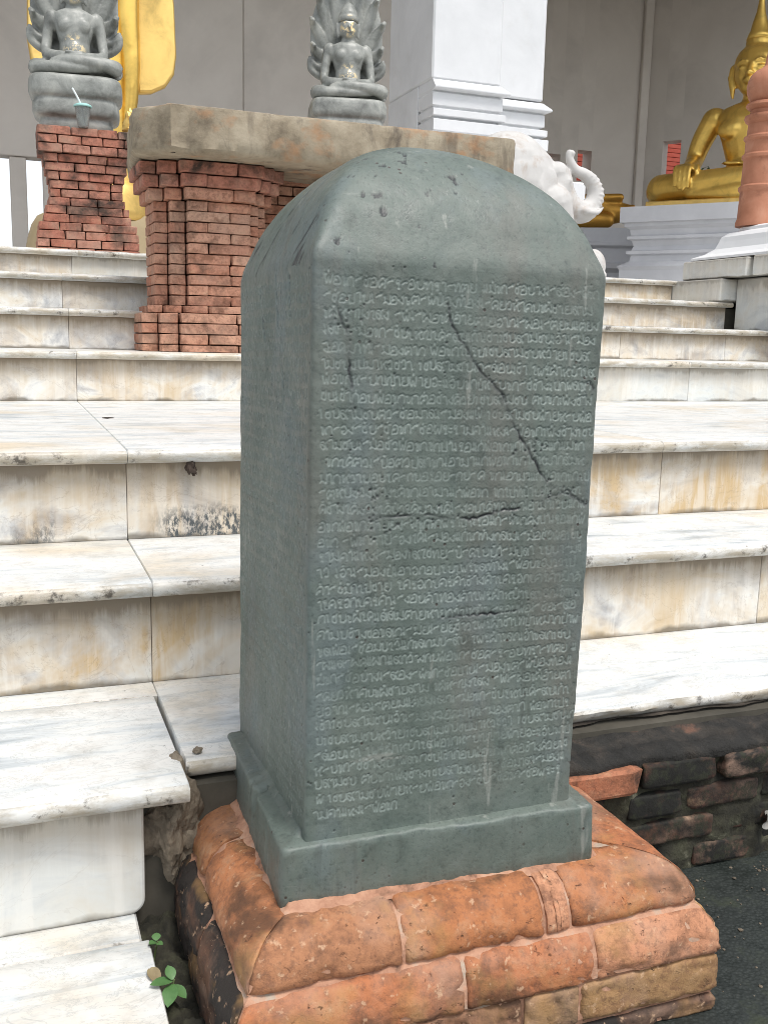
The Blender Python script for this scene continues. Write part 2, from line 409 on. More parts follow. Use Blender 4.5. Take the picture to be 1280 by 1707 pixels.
MAT['terracotta'] = m_simple('terracotta', [(0.3, (0.30, 0.115, 0.06)), (0.55, (0.42, 0.18, 0.105)), (0.75, (0.48, 0.24, 0.155))], 6, 0.8, bs=30, bstr=0.3, stain=((0.14, 0.05, 0.03), 0.56, 0.7, 0.6, 9.0))
MAT['red'] = m_simple('red_board', [(0.3, (0.62, 0.10, 0.06)), (0.7, (0.72, 0.16, 0.11))], 5, 0.6)
MAT['elephant'] = m_simple('whitewash', [(0.3, (0.48, 0.47, 0.455)), (0.7, (0.58, 0.57, 0.55))], 5, 0.65, bs=35, bstr=0.35, stain=((0.34, 0.25, 0.18), 0.54, 0.70, 0.55, 7.0))
MAT['leaf'] = m_simple('green_leaf', [(0.3, (0.05, 0.13, 0.035)), (0.7, (0.10, 0.21, 0.07))], 40, 0.5)
MAT['dry_leaf'] = m_simple('dry_leaf', [(0.3, (0.14, 0.13, 0.115)), (0.7, (0.28, 0.275, 0.26))], 40, 0.8)
MAT['brown_leaf'] = m_simple('brown_leaf', [(0.3, (0.20, 0.15, 0.08)), (0.7, (0.34, 0.28, 0.16))], 40, 0.7)
MAT['stem'] = m_simple('green_stem', [(0.3, (0.08, 0.12, 0.04)), (0.7, (0.14, 0.17, 0.07))], 40, 0.6)
MAT['twig'] = m_simple('dark_twig', [(0.3, (0.02, 0.015, 0.01)), (0.7, (0.06, 0.04, 0.03))], 40, 0.9)

def m_glass(name, col, trans, rough, alpha=1.0):
    m, nt, b = new_mat(name)
    setin(nt, b.inputs['Base Color'], col)
    setin(nt, b.inputs['Transmission Weight'], trans)
    setin(nt, b.inputs['Roughness'], rough)
    setin(nt, b.inputs['IOR'], 1.15)
    bump(nt, b, noise(nt, coords(nt), 60, 2), 0.05, 0.001)
    return m
MAT['cup'] = m_glass('clear_plastic', (0.85, 0.9, 0.88), 0.75, 0.25)
MAT['lid'] = m_simple('teal_plastic', [(0.3, (0.30, 0.55, 0.52)), (0.7, (0.36, 0.62, 0.58))], 20, 0.4)
MAT['straw'] = m_simple('white_straw', [(0.3, (0.72, 0.80, 0.80)), (0.7, (0.80, 0.84, 0.84))], 20, 0.4)

# ------------------------------------------------------------------ geometry helpers
def tag(o, label=None, cat=None, group=None, kind=None):
    if label: o['label'] = label
    if cat: o['category'] = cat
    if group: o['group'] = group
    if kind: o['kind'] = kind
    return o

def thing(name, loc, label=None, cat=None, group=None, kind=None, rotz=0.0):
    o = bpy.data.objects.new(name, None)
    o.empty_display_size = 0.05
    COL.objects.link(o)
    o.location = loc
    o.rotation_euler = (0, 0, rotz)
    return tag(o, label, cat, group, kind)

def make_mesh(verts, faces, mat, smooth=False):
    me = bpy.data.meshes.new('mesh')
    me.from_pydata([tuple(v) for v in verts], [], [tuple(f) for f in faces])
    me.materials.append(MAT[mat] if isinstance(mat, str) else mat)
    if smooth:
        me.polygons.foreach_set('use_smooth', [True] * len(me.polygons))
    me.update()
    return me

def link(name, me, parent=None, loc=(0, 0, 0), rot=(0, 0, 0), scale=(1, 1, 1)):
    o = bpy.data.objects.new(name, me)
    COL.objects.link(o)
    o.parent = parent
    o.location = loc
    o.rotation_euler = rot
    o.scale = scale
    return o

# verts in world space (or the parent's local space when local=True); the origin goes to the base centre
def obj(name, verts, faces, mat, parent=None, smooth=False, local=False):
    v = np.asarray(verts, float)
    lo, hi = v.min(0), v.max(0)
    c = np.array([(lo[0] + hi[0]) / 2, (lo[1] + hi[1]) / 2, lo[2]])
    me = make_mesh(v - c, faces, mat, smooth)
    if parent is not None and not local:
        p = parent
        while p is not None:
            c = c - np.array(p.location)
            p = p.parent
    return link(name, me, parent, c)

def flip_fix(me):
    bm = bmesh.new()
    bm.from_mesh(me)
    bmesh.ops.recalc_face_normals(bm, faces=bm.faces)
    bm.to_mesh(me)
    bm.free()

# chamfered box between two corners
def cbox(x0, x1, y0, y1, z0, z1, b=0.004, jit=0.0):
    vs_, fs = [], []
    idx = {}
    for sx in (0, 1):
        for sy in (0, 1):
            for sz in (0, 1):
                X, Y, Z = (x0, x1)[sx], (y0, y1)[sy], (z0, z1)[sz]
                ix, iy, iz = (1 - 2 * sx) * b, (1 - 2 * sy) * b, (1 - 2 * sz) * b
                for a, p in (('x', (X, Y + iy, Z + iz)), ('y', (X + ix, Y, Z + iz)), ('z', (X + ix, Y + iy, Z))):
                    idx[(sx, sy, sz, a)] = len(vs_)
                    vs_.append(p)
    g = lambda *k: idx[k]
    for s in (0, 1):
        q = [g(s, 0, 0, 'x'), g(s, 1, 0, 'x'), g(s, 1, 1, 'x'), g(s, 0, 1, 'x')]
        fs.append(q if s else q[::-1])
        q = [g(0, s, 0, 'y'), g(0, s, 1, 'y'), g(1, s, 1, 'y'), g(1, s, 0, 'y')]
        fs.append(q if s else q[::-1])
        q = [g(0, 0, s, 'z'), g(1, 0, s, 'z'), g(1, 1, s, 'z'), g(0, 1, s, 'z')]
        fs.append(q if s else q[::-1])
    for s in (0, 1):
        for t in (0, 1):
            e = [[g(0, s, t, 'y'), g(1, s, t, 'y'), g(1, s, t, 'z'), g(0, s, t, 'z')],
                 [g(s, 0, t, 'x'), g(s, 1, t, 'x'), g(s, 1, t, 'z'), g(s, 0, t, 'z')],
                 [g(s, t, 0, 'x'), g(s, t, 1, 'x'), g(s, t, 1, 'y'), g(s, t, 0, 'y')]]
            fs += e
            for u in (0, 1):
                pass
    for sx in (0, 1):
        for sy in (0, 1):
            for sz in (0, 1):
                fs.append([g(sx, sy, sz, 'x'), g(sx, sy, sz, 'y'), g(sx, sy, sz, 'z')])
    v = np.array(vs_)
    if jit:
        v = v + (np.random.default_rng(len(fs) + int(abs(x0 * 9999 + z0 * 777 + y0 * 55))).random(v.shape) - 0.5) * 2 * jit
    return v, fs

def box(name, x0, x1, y0, y1, z0, z1, mat, parent=None, b=0.004, jit=0.0, local=False):
    v, f = cbox(x0, x1, y0, y1, z0, z1, b, jit)
    o = obj(name, v, f, mat, parent, local=local)
    flip_fix(o.data)
    return o

# shared brick shapes: unit bricks, chamfered and knocked about, scaled per brick
def unit_bricks(mat, n=6):
    out = []
    for k in range(n):
        v, f = cbox(-0.5, 0.5, -0.5, 0.5, 0, 1, 0.055)
        r = np.random.default_rng(100 + k)
        v = v + (r.random(v.shape) - 0.5) * np.array([0.035, 0.05, 0.09])
        me = make_mesh(v, f, mat)
        flip_fix(me)
        out.append(me)
    return out
UB = {}
def brick(x0, x1, y0, y1, z0, z1, mat, parent, gap=0.004, name='brick', rotz=0.0):
    if mat not in UB:
        UB[mat] = unit_bricks(mat)
    me = random.choice(UB[mat])
    p = Vector((0, 0, 0))
    q = parent
    while q is not None:
        p += q.location
        q = q.parent
    j = lambda s: random.uniform(-s, s)
    o = link(name, me, parent, Vector(((x0 + x1) / 2 + j(0.001), (y0 + y1) / 2 + j(0.0025), z0 + gap / 2)) - p,
             (j(0.008), j(0.006), rotz + j(0.012)), (max(0.01, x1 - x0 - gap), max(0.01, y1 - y0), z1 - z0 - gap))
    return o

def grid_faces(nu, nv, wrap_u=False, off=0):
    f = []
    for i in range(nu if wrap_u else nu - 1):
        i2 = (i + 1) % nu
        for j in range(nv - 1):
            f.append((off + i * nv + j, off + i2 * nv + j, off + i2 * nv + j + 1, off + i * nv + j + 1))
    return f

def fbm(p, s, octv=4):
    return mnoise.fractal(Vector(p) * s, 1.0, 2.0, octv)

def ellipsoid(c, r, rot=None, n=14, m=10):
    V, Fc = [], []
    for i in range(n):
        for j in range(m + 1):
            a, t = 2 * math.pi * i / n, math.pi * j / m
            p = Vector((r[0] * math.sin(t) * math.cos(a), r[1] * math.sin(t) * math.sin(a), r[2] * math.cos(t)))
            if rot:
                p.rotate(rot)
            V.append(p + Vector(c))
    return V, grid_faces(n, m + 1, True)

# tube through points with radius (or (wide, deep) pair) per point; rounded ends
def tube(pts, rs, n=12, sub=4, ref=Vector((0, 1, 0)), caps=True):
    pts = [Vector(p) for p in pts]
    rs = [(r, r) if isinstance(r, (int, float)) else r for r in rs]
    P, R = [], []
    k = len(pts)
    for i in range(k - 1):
        p0, p1, p2, p3 = pts[max(i - 1, 0)], pts[i], pts[i + 1], pts[min(i + 2, k - 1)]
        for s in range(sub):
            t = s / sub
            P.append(0.5 * ((2 * p1) + (p2 - p0) * t + (2 * p0 - 5 * p1 + 4 * p2 - p3) * t * t + (3 * p1 - p0 - 3 * p2 + p3) * t ** 3))
            R.append((rs[i][0] * (1 - t) + rs[i + 1][0] * t, rs[i][1] * (1 - t) + rs[i + 1][1] * t))
    P.append(pts[-1])
    R.append(rs[-1])
    if caps:
        d0, d1 = (P[0] - P[1]).normalized(), (P[-1] - P[-2]).normalized()
        pre, post = [], []
        for a in (75, 45, 20):
            s, c_ = math.sin(rad(a)), math.cos(rad(a))
            m0, m1 = min(R[0]), min(R[-1])
            pre.append((P[0] + d0 * m0 * s, (R[0][0] * c_, R[0][1] * c_)))
            post.append((P[-1] + d1 * m1 * s, (R[-1][0] * c_, R[-1][1] * c_)))
        P = [a for a, _ in pre] + P + [a for a, _ in post[::-1]]
        R = [a for _, a in pre] + R + [a for _, a in post[::-1]]
    V = []
    K = len(P)
    for i in range(K):
        t = (P[min(i + 1, K - 1)] - P[max(i - 1, 0)]).normalized()
        r_ = ref if abs(t.dot(ref)) < 0.95 else Vector((1, 0, 0))
        u = t.cross(r_).normalized()
        w = u.cross(t).normalized()
        for j in range(n):
            a = 2 * math.pi * j / n
            V.append(P[i] + u * R[i][0] * math.cos(a) + w * R[i][1] * math.sin(a))
    Fc = []
    for i in range(K - 1):
        for j in range(n):
            Fc.append((i * n + j, i * n + (j + 1) % n, (i + 1) * n + (j + 1) % n, (i + 1) * n + j))
    Fc.append(tuple(range(n))[::-1])
    Fc.append(tuple(range((K - 1) * n, K * n)))
    return V, Fc

def lathe(prof, n=32, c=(0, 0), square=False, half=None):
    V = []
    for r, z in prof:
        for j in range(n):
            a = 2 * math.pi * j / n
            V.append((c[0] + r * math.cos(a), c[1] + r * math.sin(a), z))
    Fc = []
    k = len(prof)
    for i in range(k - 1):
        for j in range(n):
            Fc.append((i * n + j, i * n + (j + 1) % n, (i + 1) * n + (j + 1) % n, (i + 1) * n + j))
    Fc.append(tuple(range(n))[::-1])
    Fc.append(tuple(range((k - 1) * n, k * n)))
    return V, Fc

# stacked rectangular mouldings: prof = [(outset, z)], base half sizes hx, hy
def rect_profile(prof, hx, hy, c=(0, 0)):
    V = []
    for e, z in prof:
        for sx, sy in ((-1, -1), (1, -1), (1, 1), (-1, 1)):
            V.append((c[0] + sx * (hx + e), c[1] + sy * (hy + e), z))
    Fc = []
    k = len(prof)
    for i in range(k - 1):
        for j in range(4):
            Fc.append((i * 4 + j, i * 4 + (j + 1) % 4, (i + 1) * 4 + (j + 1) % 4, (i + 1) * 4 + j))
    Fc.append((3, 2, 1, 0))
    Fc.append(tuple(range((k - 1) * 4, k * 4)))
    return V, Fc

# fuse overlapping shapes into one skin
def fuse(shapes, voxel, mat, smooth=3, factor=0.5):
    V, Fc = [], []
    for v, f in shapes:
        o = len(V)
        V += [tuple(p) for p in v]
        Fc += [tuple(i + o for i in q) for q in f]
    me = bpy.data.meshes.new('fuse')
    me.from_pydata(V, [], Fc)
    flip_fix(me)
    t = bpy.data.objects.new('fuse_tmp', me)
    COL.objects.link(t)
    r = t.modifiers.new('r', 'REMESH')
    r.mode = 'VOXEL'
    r.voxel_size = voxel
    s = t.modifiers.new('s', 'SMOOTH')
    s.factor = factor
    s.iterations = smooth
    dg = bpy.context.evaluated_depsgraph_get()
    out = bpy.data.meshes.new_from_object(t.evaluated_get(dg))
    bpy.data.objects.remove(t, do_unlink=True)
    out.materials.clear()
    out.materials.append(MAT[mat])
    out.polygons.foreach_set('use_smooth', [True] * len(out.polygons))
    return out

# prism: polygon outline in (x, z), extruded between two y
def prism_xz(poly, y0, y1):
    n = len(poly)
    V = [(x, y0, z) for x, z in poly] + [(x, y1, z) for x, z in poly]
    Fc = [tuple(range(n)), tuple(range(2 * n - 1, n - 1, -1))]
    for i in range(n):
        j = (i + 1) % n
        Fc.append((i, i + n, j + n, j))
    return V, Fc

# ------------------------------------------------------------------ levels (metres, eye at 0)
G = -0.87                                   # lower ground
Z4, Z3, Z2, ZL, ZA, ZB, ZC, ZD = -0.80, -0.60, -0.414, -0.228, -0.062, 0.083, 0.225, 0.345
XL, XR = -1.6, 4.6
PF = ZD                                      # platform floor

# ------------------------------------------------------------------ ground
def ground():
    n = 60
    V, Fc = [], []
    xs = np.concatenate([[-400, -100, -30, -8], np.linspace(-2, 4, 50), [8, 30, 100, 400]])
    ys = np.concatenate([[-400, -100, -30, -8], np.linspace(-1, 3, 40), [8, 30, 100, 400]])
    for x in xs:
        for y in ys:
            z = G + (0.006 * fbm((x, y, 3.1), 3.0, 4) if -2 <= x <= 4 and -1 <= y <= 3 else 0)
            V.append((x, y, z))
    Fc = grid_faces(len(xs), len(ys))
    o = obj('ground', V, Fc, 'asphalt', smooth=True)
    flip_fix(o.data)
    tag(o, kind='structure')
ground()

# ------------------------------------------------------------------ marble stairs
stairs = thing('marble_stairs', (0.5, 2.5, G), kind='structure')

def tread_slab(x0, x1, yf, yb, zt, th=0.028, nose=True, seg=0.02, chip=0.0015, seed=0.0, ragged=0.0, name='tread_slab', g=0.0012):
    x0 += g * 0.5
    x1 -= g * 0.5
    r = th / 2
    prof = []
    if nose:
        for a in range(-90, 91, 30):
            prof.append((yf + r - r * math.cos(rad(a)), zt - r + r * math.sin(rad(a)), 1.0))
    else:
        prof += [(yf, zt - th, 0.0), (yf, zt - 0.003, 0.3), (yf + 0.003, zt, 0.3)]
    prof += [(yf + (yb - yf) * t, zt, 0.0) for t in (0.15, 0.5, 0.9)]
    prof += [(yb - 0.002, zt, 0.0), (yb, zt - 0.002, 0.0), (yb, zt - th, 0.0)]
    nx = max(3, int((x1 - x0) / seg))
    xs = [x0, x0 + 0.0015] + list(np.linspace(x0 + 0.006, x1 - 0.006, nx)) + [x1 - 0.0015, x1]
    V = []
    m = len(prof)
    for i, x in enumerate(xs):
        e = 0.002 if i in (0, len(xs) - 1) else 0.0
        n1 = fbm((x, yf * 3 + seed, zt), 14, 4)
        n2 = max(0.0, fbm((x, yf * 7 + seed, zt + 9), 7, 3) - 0.25)
        for y, z, w in prof:
            d = w * (chip * n1 + 0.010 * n2 * (chip > 0)) + (ragged * w * (fbm((x, seed + 2, z * 6), 6, 5)) if ragged else 0)
            zz = z - (e if z > zt - 0.004 else 0) - w * 0.35 * abs(d)
            V.append((x, y + d, zz))
    Fc = grid_faces(len(xs), m)
    for i in range(len(xs) - 1):
        Fc.append((i * m, i * m + m - 1, (i + 1) * m + m - 1, (i + 1) * m))
    Fc.append(tuple(range(m)))
    Fc.append(tuple(range((len(xs) - 1) * m, len(xs) * m))[::-1])
    o = obj(name, V, Fc, 'tread', stairs, smooth=False)
    flip_fix(o.data)
    me = o.data
    me.polygons.foreach_set('use_smooth', [len(p.vertices) == 4 for p in me.polygons])
    me.set_sharp_from_angle(angle=rad(50))
    return o

def riser_slab(x0, x1, y, z0, z1, mat, th=0.02, b=0.0012):
    return box('riser_slab', x0 + 0.0005, x1 - 0.0005, y, y + th, z0, z1, mat, stairs, b=b)

OV = 0.03
XJ = 0.217     # the joint that runs up the whole flight
# step 4, only beside the stele
box('tread_slab', XL, 0.140, 1.2385, 1.3415, Z4 - 0.03, Z4, 'tread', stairs, b=0.003)
tread_slab(XL, 0.150, 0.84, 1.2365, Z4, nose=True, seed=4.0)
tread_slab(XL, 0.156, 0.40, 0.93, Z4 - 0.15 + 0.08, nose=True, seed=5.0) if False else None
def rounded_riser():
    # corner block with a rounded free end
    x1, y, z0, z1 = 0.153, 1.300, Z4, Z3 - 0.03
    r = 0.022
    poly = [(XL, z0), (x1 - r, z0)]
    poly += [(x1 - r + r * math.sin(rad(a)), z0 + r - r * math.cos(rad(a))) for a in (15, 30, 45, 60, 75, 90)]
    poly += [(x1, z1), (XL, z1)]
    v, f = prism_xz(poly, y, y + 0.03)
    o = obj('riser_slab', v, f, 'riser_clean', stairs)
    flip_fix(o.data)
    bv = o.modifiers.new('b', 'BEVEL')
    bv.width = 0.004
    bv.segments = 2
rounded_riser()
# step 3
tread_slab(XL, XJ - 0.006, 1.262, 1.617, Z3, 0.030, seed=1.0)
box('tread_slab', XL, XJ, 1.619, 1.712, Z3 - 0.03, Z3, 'tread', stairs, b=0.0015)
tread_slab(XJ, 0.80, 1.335, 1.712, Z3, 0.026, seed=2.0, chip=0.004)
tread_slab(0.80, XR, 1.342, 1.712, Z3, 0.024, nose=True, seed=3.0, chip=0.003, ragged=0.010)
# riser 2 / step 2
Y2, Y1, YA = 1.685, 2.030, 3.480
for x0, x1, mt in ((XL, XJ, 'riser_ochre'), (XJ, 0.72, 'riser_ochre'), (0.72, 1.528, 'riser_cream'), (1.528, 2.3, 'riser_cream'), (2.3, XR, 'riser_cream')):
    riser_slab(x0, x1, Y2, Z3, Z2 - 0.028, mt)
for x0, x1 in ((XL, XJ), (XJ, 1.02), (1.02, 2.05), (2.05, XR)):
    tread_slab(x0, x1, Y2 - OV, Y1 + 0.02, Z2, seed=x0)
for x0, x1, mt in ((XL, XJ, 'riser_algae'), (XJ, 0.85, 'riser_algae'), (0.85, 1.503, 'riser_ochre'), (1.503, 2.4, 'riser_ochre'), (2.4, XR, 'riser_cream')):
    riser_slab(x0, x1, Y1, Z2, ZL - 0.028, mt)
for x0, x1 in ((XL, XJ), (XJ, 0.86), (0.86, 1.484), (1.484, 2.3), (2.3, XR)):
    tread_slab(x0, x1, Y1 - OV, YA + 0.02, ZL, seed=x0 + 20)
# upper flight
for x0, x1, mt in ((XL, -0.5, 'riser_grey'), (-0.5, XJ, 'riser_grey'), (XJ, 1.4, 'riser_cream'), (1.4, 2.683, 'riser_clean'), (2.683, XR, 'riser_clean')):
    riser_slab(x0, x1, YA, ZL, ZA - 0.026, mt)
for x0, x1 in ((XL, XJ), (XJ, 1.3), (1.3, 2.666), (2.666, XR)):
    tread_slab(x0, x1, YA - OV, 3.862, ZA, 0.026, seed=x0 + 40)
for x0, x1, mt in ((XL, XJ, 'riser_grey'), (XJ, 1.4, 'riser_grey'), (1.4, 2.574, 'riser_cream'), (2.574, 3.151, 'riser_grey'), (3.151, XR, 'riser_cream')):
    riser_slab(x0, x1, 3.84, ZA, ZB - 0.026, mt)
for x0, x1 in ((XL, XJ), (XJ, 1.3), (1.3, 3.264), (3.264, XR)):
    tread_slab(x0, x1, 3.81, 4.222, ZB, 0.026, seed=x0 + 60)
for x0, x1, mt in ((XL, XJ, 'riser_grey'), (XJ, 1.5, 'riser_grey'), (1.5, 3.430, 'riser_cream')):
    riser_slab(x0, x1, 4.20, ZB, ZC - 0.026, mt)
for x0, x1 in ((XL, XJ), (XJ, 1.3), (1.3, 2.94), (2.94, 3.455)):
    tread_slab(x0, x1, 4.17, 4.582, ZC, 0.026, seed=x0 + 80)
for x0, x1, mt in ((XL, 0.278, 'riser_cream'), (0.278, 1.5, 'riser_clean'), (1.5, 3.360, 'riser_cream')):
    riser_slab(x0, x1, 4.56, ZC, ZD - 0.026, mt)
for x0, x1 in ((XL, 0.304), (0.304, 1.3), (1.3, 3.44)):
    tread_slab(x0, x1, 4.53, 5.0, ZD, 0.026, seed=x0 + 90)

# the masonry body behind the slabs
def stair_body():
    e = 0.022
    prof = [(1.326, G), (1.326, Z3 - 0.032), (Y2 + e, Z3 - 0.032), (Y2 + e, Z2 - 0.03), (Y1 + e, Z2 - 0.03), (Y1 + e, ZL - 0.03), (YA + e, ZL - 0.03),
            (YA + e, ZA - 0.03), (3.84 + e, ZA - 0.03), (3.84 + e, ZB - 0.03), (4.20 + e, ZB - 0.03), (4.20 + e, ZC - 0.03), (4.56 + e, ZC - 0.03),
            (4.56 + e, ZD - 0.03), (5.0, ZD - 0.03), (5.0, G)]
    n = len(prof)
    x0, x1 = XL + 0.01, XR - 0.01
    V = [(x0, y, z) for y, z in prof] + [(x1, y, z) for y, z in prof]
    Fc = [tuple(range(n)), tuple(range(2 * n - 1, n - 1, -1))] + [(i, (i + 1) % n, (i + 1) % n + n, i + n) for i in range(n)]
    o = obj('masonry_core', V, Fc, 'core', stairs)
    flip_fix(o.data)
    v, f = cbox(XL + 0.01, 0.132, 0.87, 1.322, G, Z4 - 0.031, 0.004)
    o = obj('masonry_core', v, f, 'core', stairs)
    flip_fix(o.data)
stair_body()
# platform behind the stairs
o = box('platform_floor', -9, 18, 5.002, 19, G, PF, 'floor', b=0.01)
tag(o, kind='structure')

# ------------------------------------------------------------------ broken foundation wall on the right
fw_root = thing('foundation_wall', (1.8, 1.3, G), 'blackened crumbling brick footing under the marble step beside the stele', 'brick wall')
random.seed(21)
box('mortar_core', 0.70, XR - 0.02, 1.285, 1.325, G, -0.672, 'mortar_dark', fw_root)
def rough_bricks(mat, n=6):
    out = []
    for k in range(n):
        bm = bmesh.new()
        bmesh.ops.create_cube(bm, size=1.0)
        bmesh.ops.subdivide_edges(bm, edges=bm.edges[:], cuts=7, use_grid_fill=True)
        for v in bm.verts:
            p = v.co.copy()
            q = Vector((p.x * 1.9 + k * 5, p.y * 1.2, p.z * 0.7))
            m = max(abs(p.x) / 0.5 * 0.0 + abs(p.x), abs(p.y), abs(p.z))
            r = sum((max(0.0, abs(c) - 0.36) / 0.14) ** 2 for c in p)
            s = 1 - 0.045 * max(0, r - 1) + 0.10 * fbm(q, 2.2, 4)
            v.co = Vector((p.x * (1 + (s - 1) * 0.5), p.y * s, p.z * s + 0.5))
        me = bpy.data.meshes.new('rough_brick')
        bm.to_mesh(me)
        bm.free()
        me.materials.append(MAT[mat])
        me.polygons.foreach_set('use_smooth', [True] * len(me.polygons))
        out.append(me)
    return out
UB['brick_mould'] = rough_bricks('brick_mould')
UB['brick_fresh'] = unit_bricks('brick_fresh')
def joint_fill():
    xs, zs = np.linspace(0.70, 2.7, 260), np.linspace(G - 0.005, -0.66, 34)
    V = [(x, 1.2585 + 0.012 * fbm((x, 0, z), 16, 5), z) for x in xs for z in zs]
    o = obj('joint_mortar', V, grid_faces(len(xs), len(zs)), 'mortar_moss', fw_root, smooth=True)
    flip_fix(o.data)
joint_fill()
zc = [G, -0.818, -0.765, -0.712, -0.657]
for k in range(4):
    x = 0.72 - random.uniform(0, 0.12)
    yf = [1.258, 1.248, 1.254, 1.240][k]
    while x < 2.6:
        L = random.uniform(0.11, 0.21)
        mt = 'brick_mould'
        if k == 3 and x < 0.75:
            L = 0.925 - x
        if k == 3 and 0.70 < x + L / 2 < 0.93:
            mt = 'brick_fresh'
        br = brick(x, x + L, yf + random.uniform(-0.006, 0.008), 1.30, zc[k], zc[k + 1], mt, fw_root, gap=0.013)
        x += L
# dark flat ledge under the slab, uneven and cracked
def ledge():
    xs = np.linspace(0.66, 3.2, 240)
    ys = [(1.246, -0.668), (1.243, -0.656), (1.247, -0.650), (1.262, -0.648), (1.284, -0.647), (1.2865, -0.651), (1.289, -0.646), (1.31, -0.643), (1.33, -0.640), (1.36, -0.634)]
    V = []
    for x in xs:
        for j, (y, z) in enumerate(ys):
            brk = max(0.0, fbm((x, 3.0, 0.0), 5, 4) - 0.05) * 0.05 if j < 4 else 0
            V.append((x, y + 0.006 * fbm((x, y * 2, 1.0), 14, 4) + brk, z + 0.0045 * fbm((x, y * 3, 2.0), 11, 5) + 0.003 * fbm((x, y, 7.0), 50, 3) - 0.25 * brk))
    o = obj('ledge', V, grid_faces(len(xs), len(ys)), 'mortar_ledge', fw_root, smooth=True)
    flip_fix(o.data)
ledge()
def rubble(name, c, s, mat, parent=None, n=3, seed=0, amp=0.35):
    bm = bmesh.new()
    bmesh.ops.create_icosphere(bm, subdivisions=n, radius=1.0)
    for v in bm.verts:
        d = 1 + amp * fbm(v.co + Vector((seed, 0, 0)), 1.3, 4)
        v.co = Vector((v.co.x * s[0] * d, v.co.y * s[1] * d, v.co.z * s[2] * d))
    zmin = min(v.co.z for v in bm.verts)
    for v in bm.verts:
        v.co.z -= zmin
    me = bpy.data.meshes.new('rubble')
    bm.to_mesh(me)
    bm.free()
    me.materials.append(MAT[mat])
    loc = Vector(c)
    q = parent
    while q is not None:
        loc -= q.location
        q = q.parent
    return link(name, me, parent, loc)
# ragged bedding mortar right under the broken nosing
def bedding():
    xs = np.linspace(0.66, 3.2, 150)
    V, m = [], 6
    for x in xs:
        a = 1.352 + 0.020 * fbm((x, 1, 1), 8, 5)
        for j, (y, z) in enumerate(((a + 0.03, -0.632), (a, -0.630), (a - 0.006, -0.6265), (a + 0.002, -0.6235), (a + 0.03, -0.6232), (1.45, -0.6232))):
            V.append((x, y + 0.006 * fbm((x, j, 5), 22, 3), z + (0.003 * fbm((x, j, 8), 20, 3) if j in (1, 2) else 0)))
    o = obj('bedding_mortar', V, grid_faces(len(xs), m), 'mortar_dark', fw_root, smooth=True)
    flip_fix(o.data)
bedding()

# ------------------------------------------------------------------ pedestal of the stele: torus-moulded bricks
ped = thing('stele_pedestal', (0.49, 1.2, G), 'rounded orange brick pedestal with salmon mortar carrying the inscribed stele', 'brick pedestal')
PX0, PX1, PY0, PY1 = 0.286, 0.704, 1.038, 1.408       # plinth footprint
PXR = 0.764                                            # the brickwork runs farther out on the right
ZP = -0.667

def resample(pts, n):
    pts = np.array(pts, float)
    d = np.concatenate([[0], np.cumsum(np.hypot(*np.diff(pts, axis=0).T))])
    t = np.linspace(0, d[-1], n)
    return np.stack([np.interp(t, d, pts[:, 0]), np.interp(t, d, pts[:, 1])], 1)

# rim courses: (outset from plinth, z)
C1 = [(-0.012, -0.6675), (0.020, -0.669), (0.040, -0.677), (0.055, -0.692), (0.0635, -0.708), (0.066, -0.7250), (0.060, -0.7265)]
C1R = [(-0.075, -0.6675)] + C1[1:]
C2 = [(0.062, -0.7285), (0.0715, -0.7305), (0.080, -0.742), (0.088, -0.760), (0.091, -0.784), (0.086, -0.7865)]
C3 = [(0.078, -0.7885), (0.087, -0.7900), (0.089, -0.797), (0.090, -0.838), (0.084, -0.8425)]
C4 = [(0.074, -0.8455), (0.086, -0.848), (0.090, -0.853), (0.090, -0.8690)]

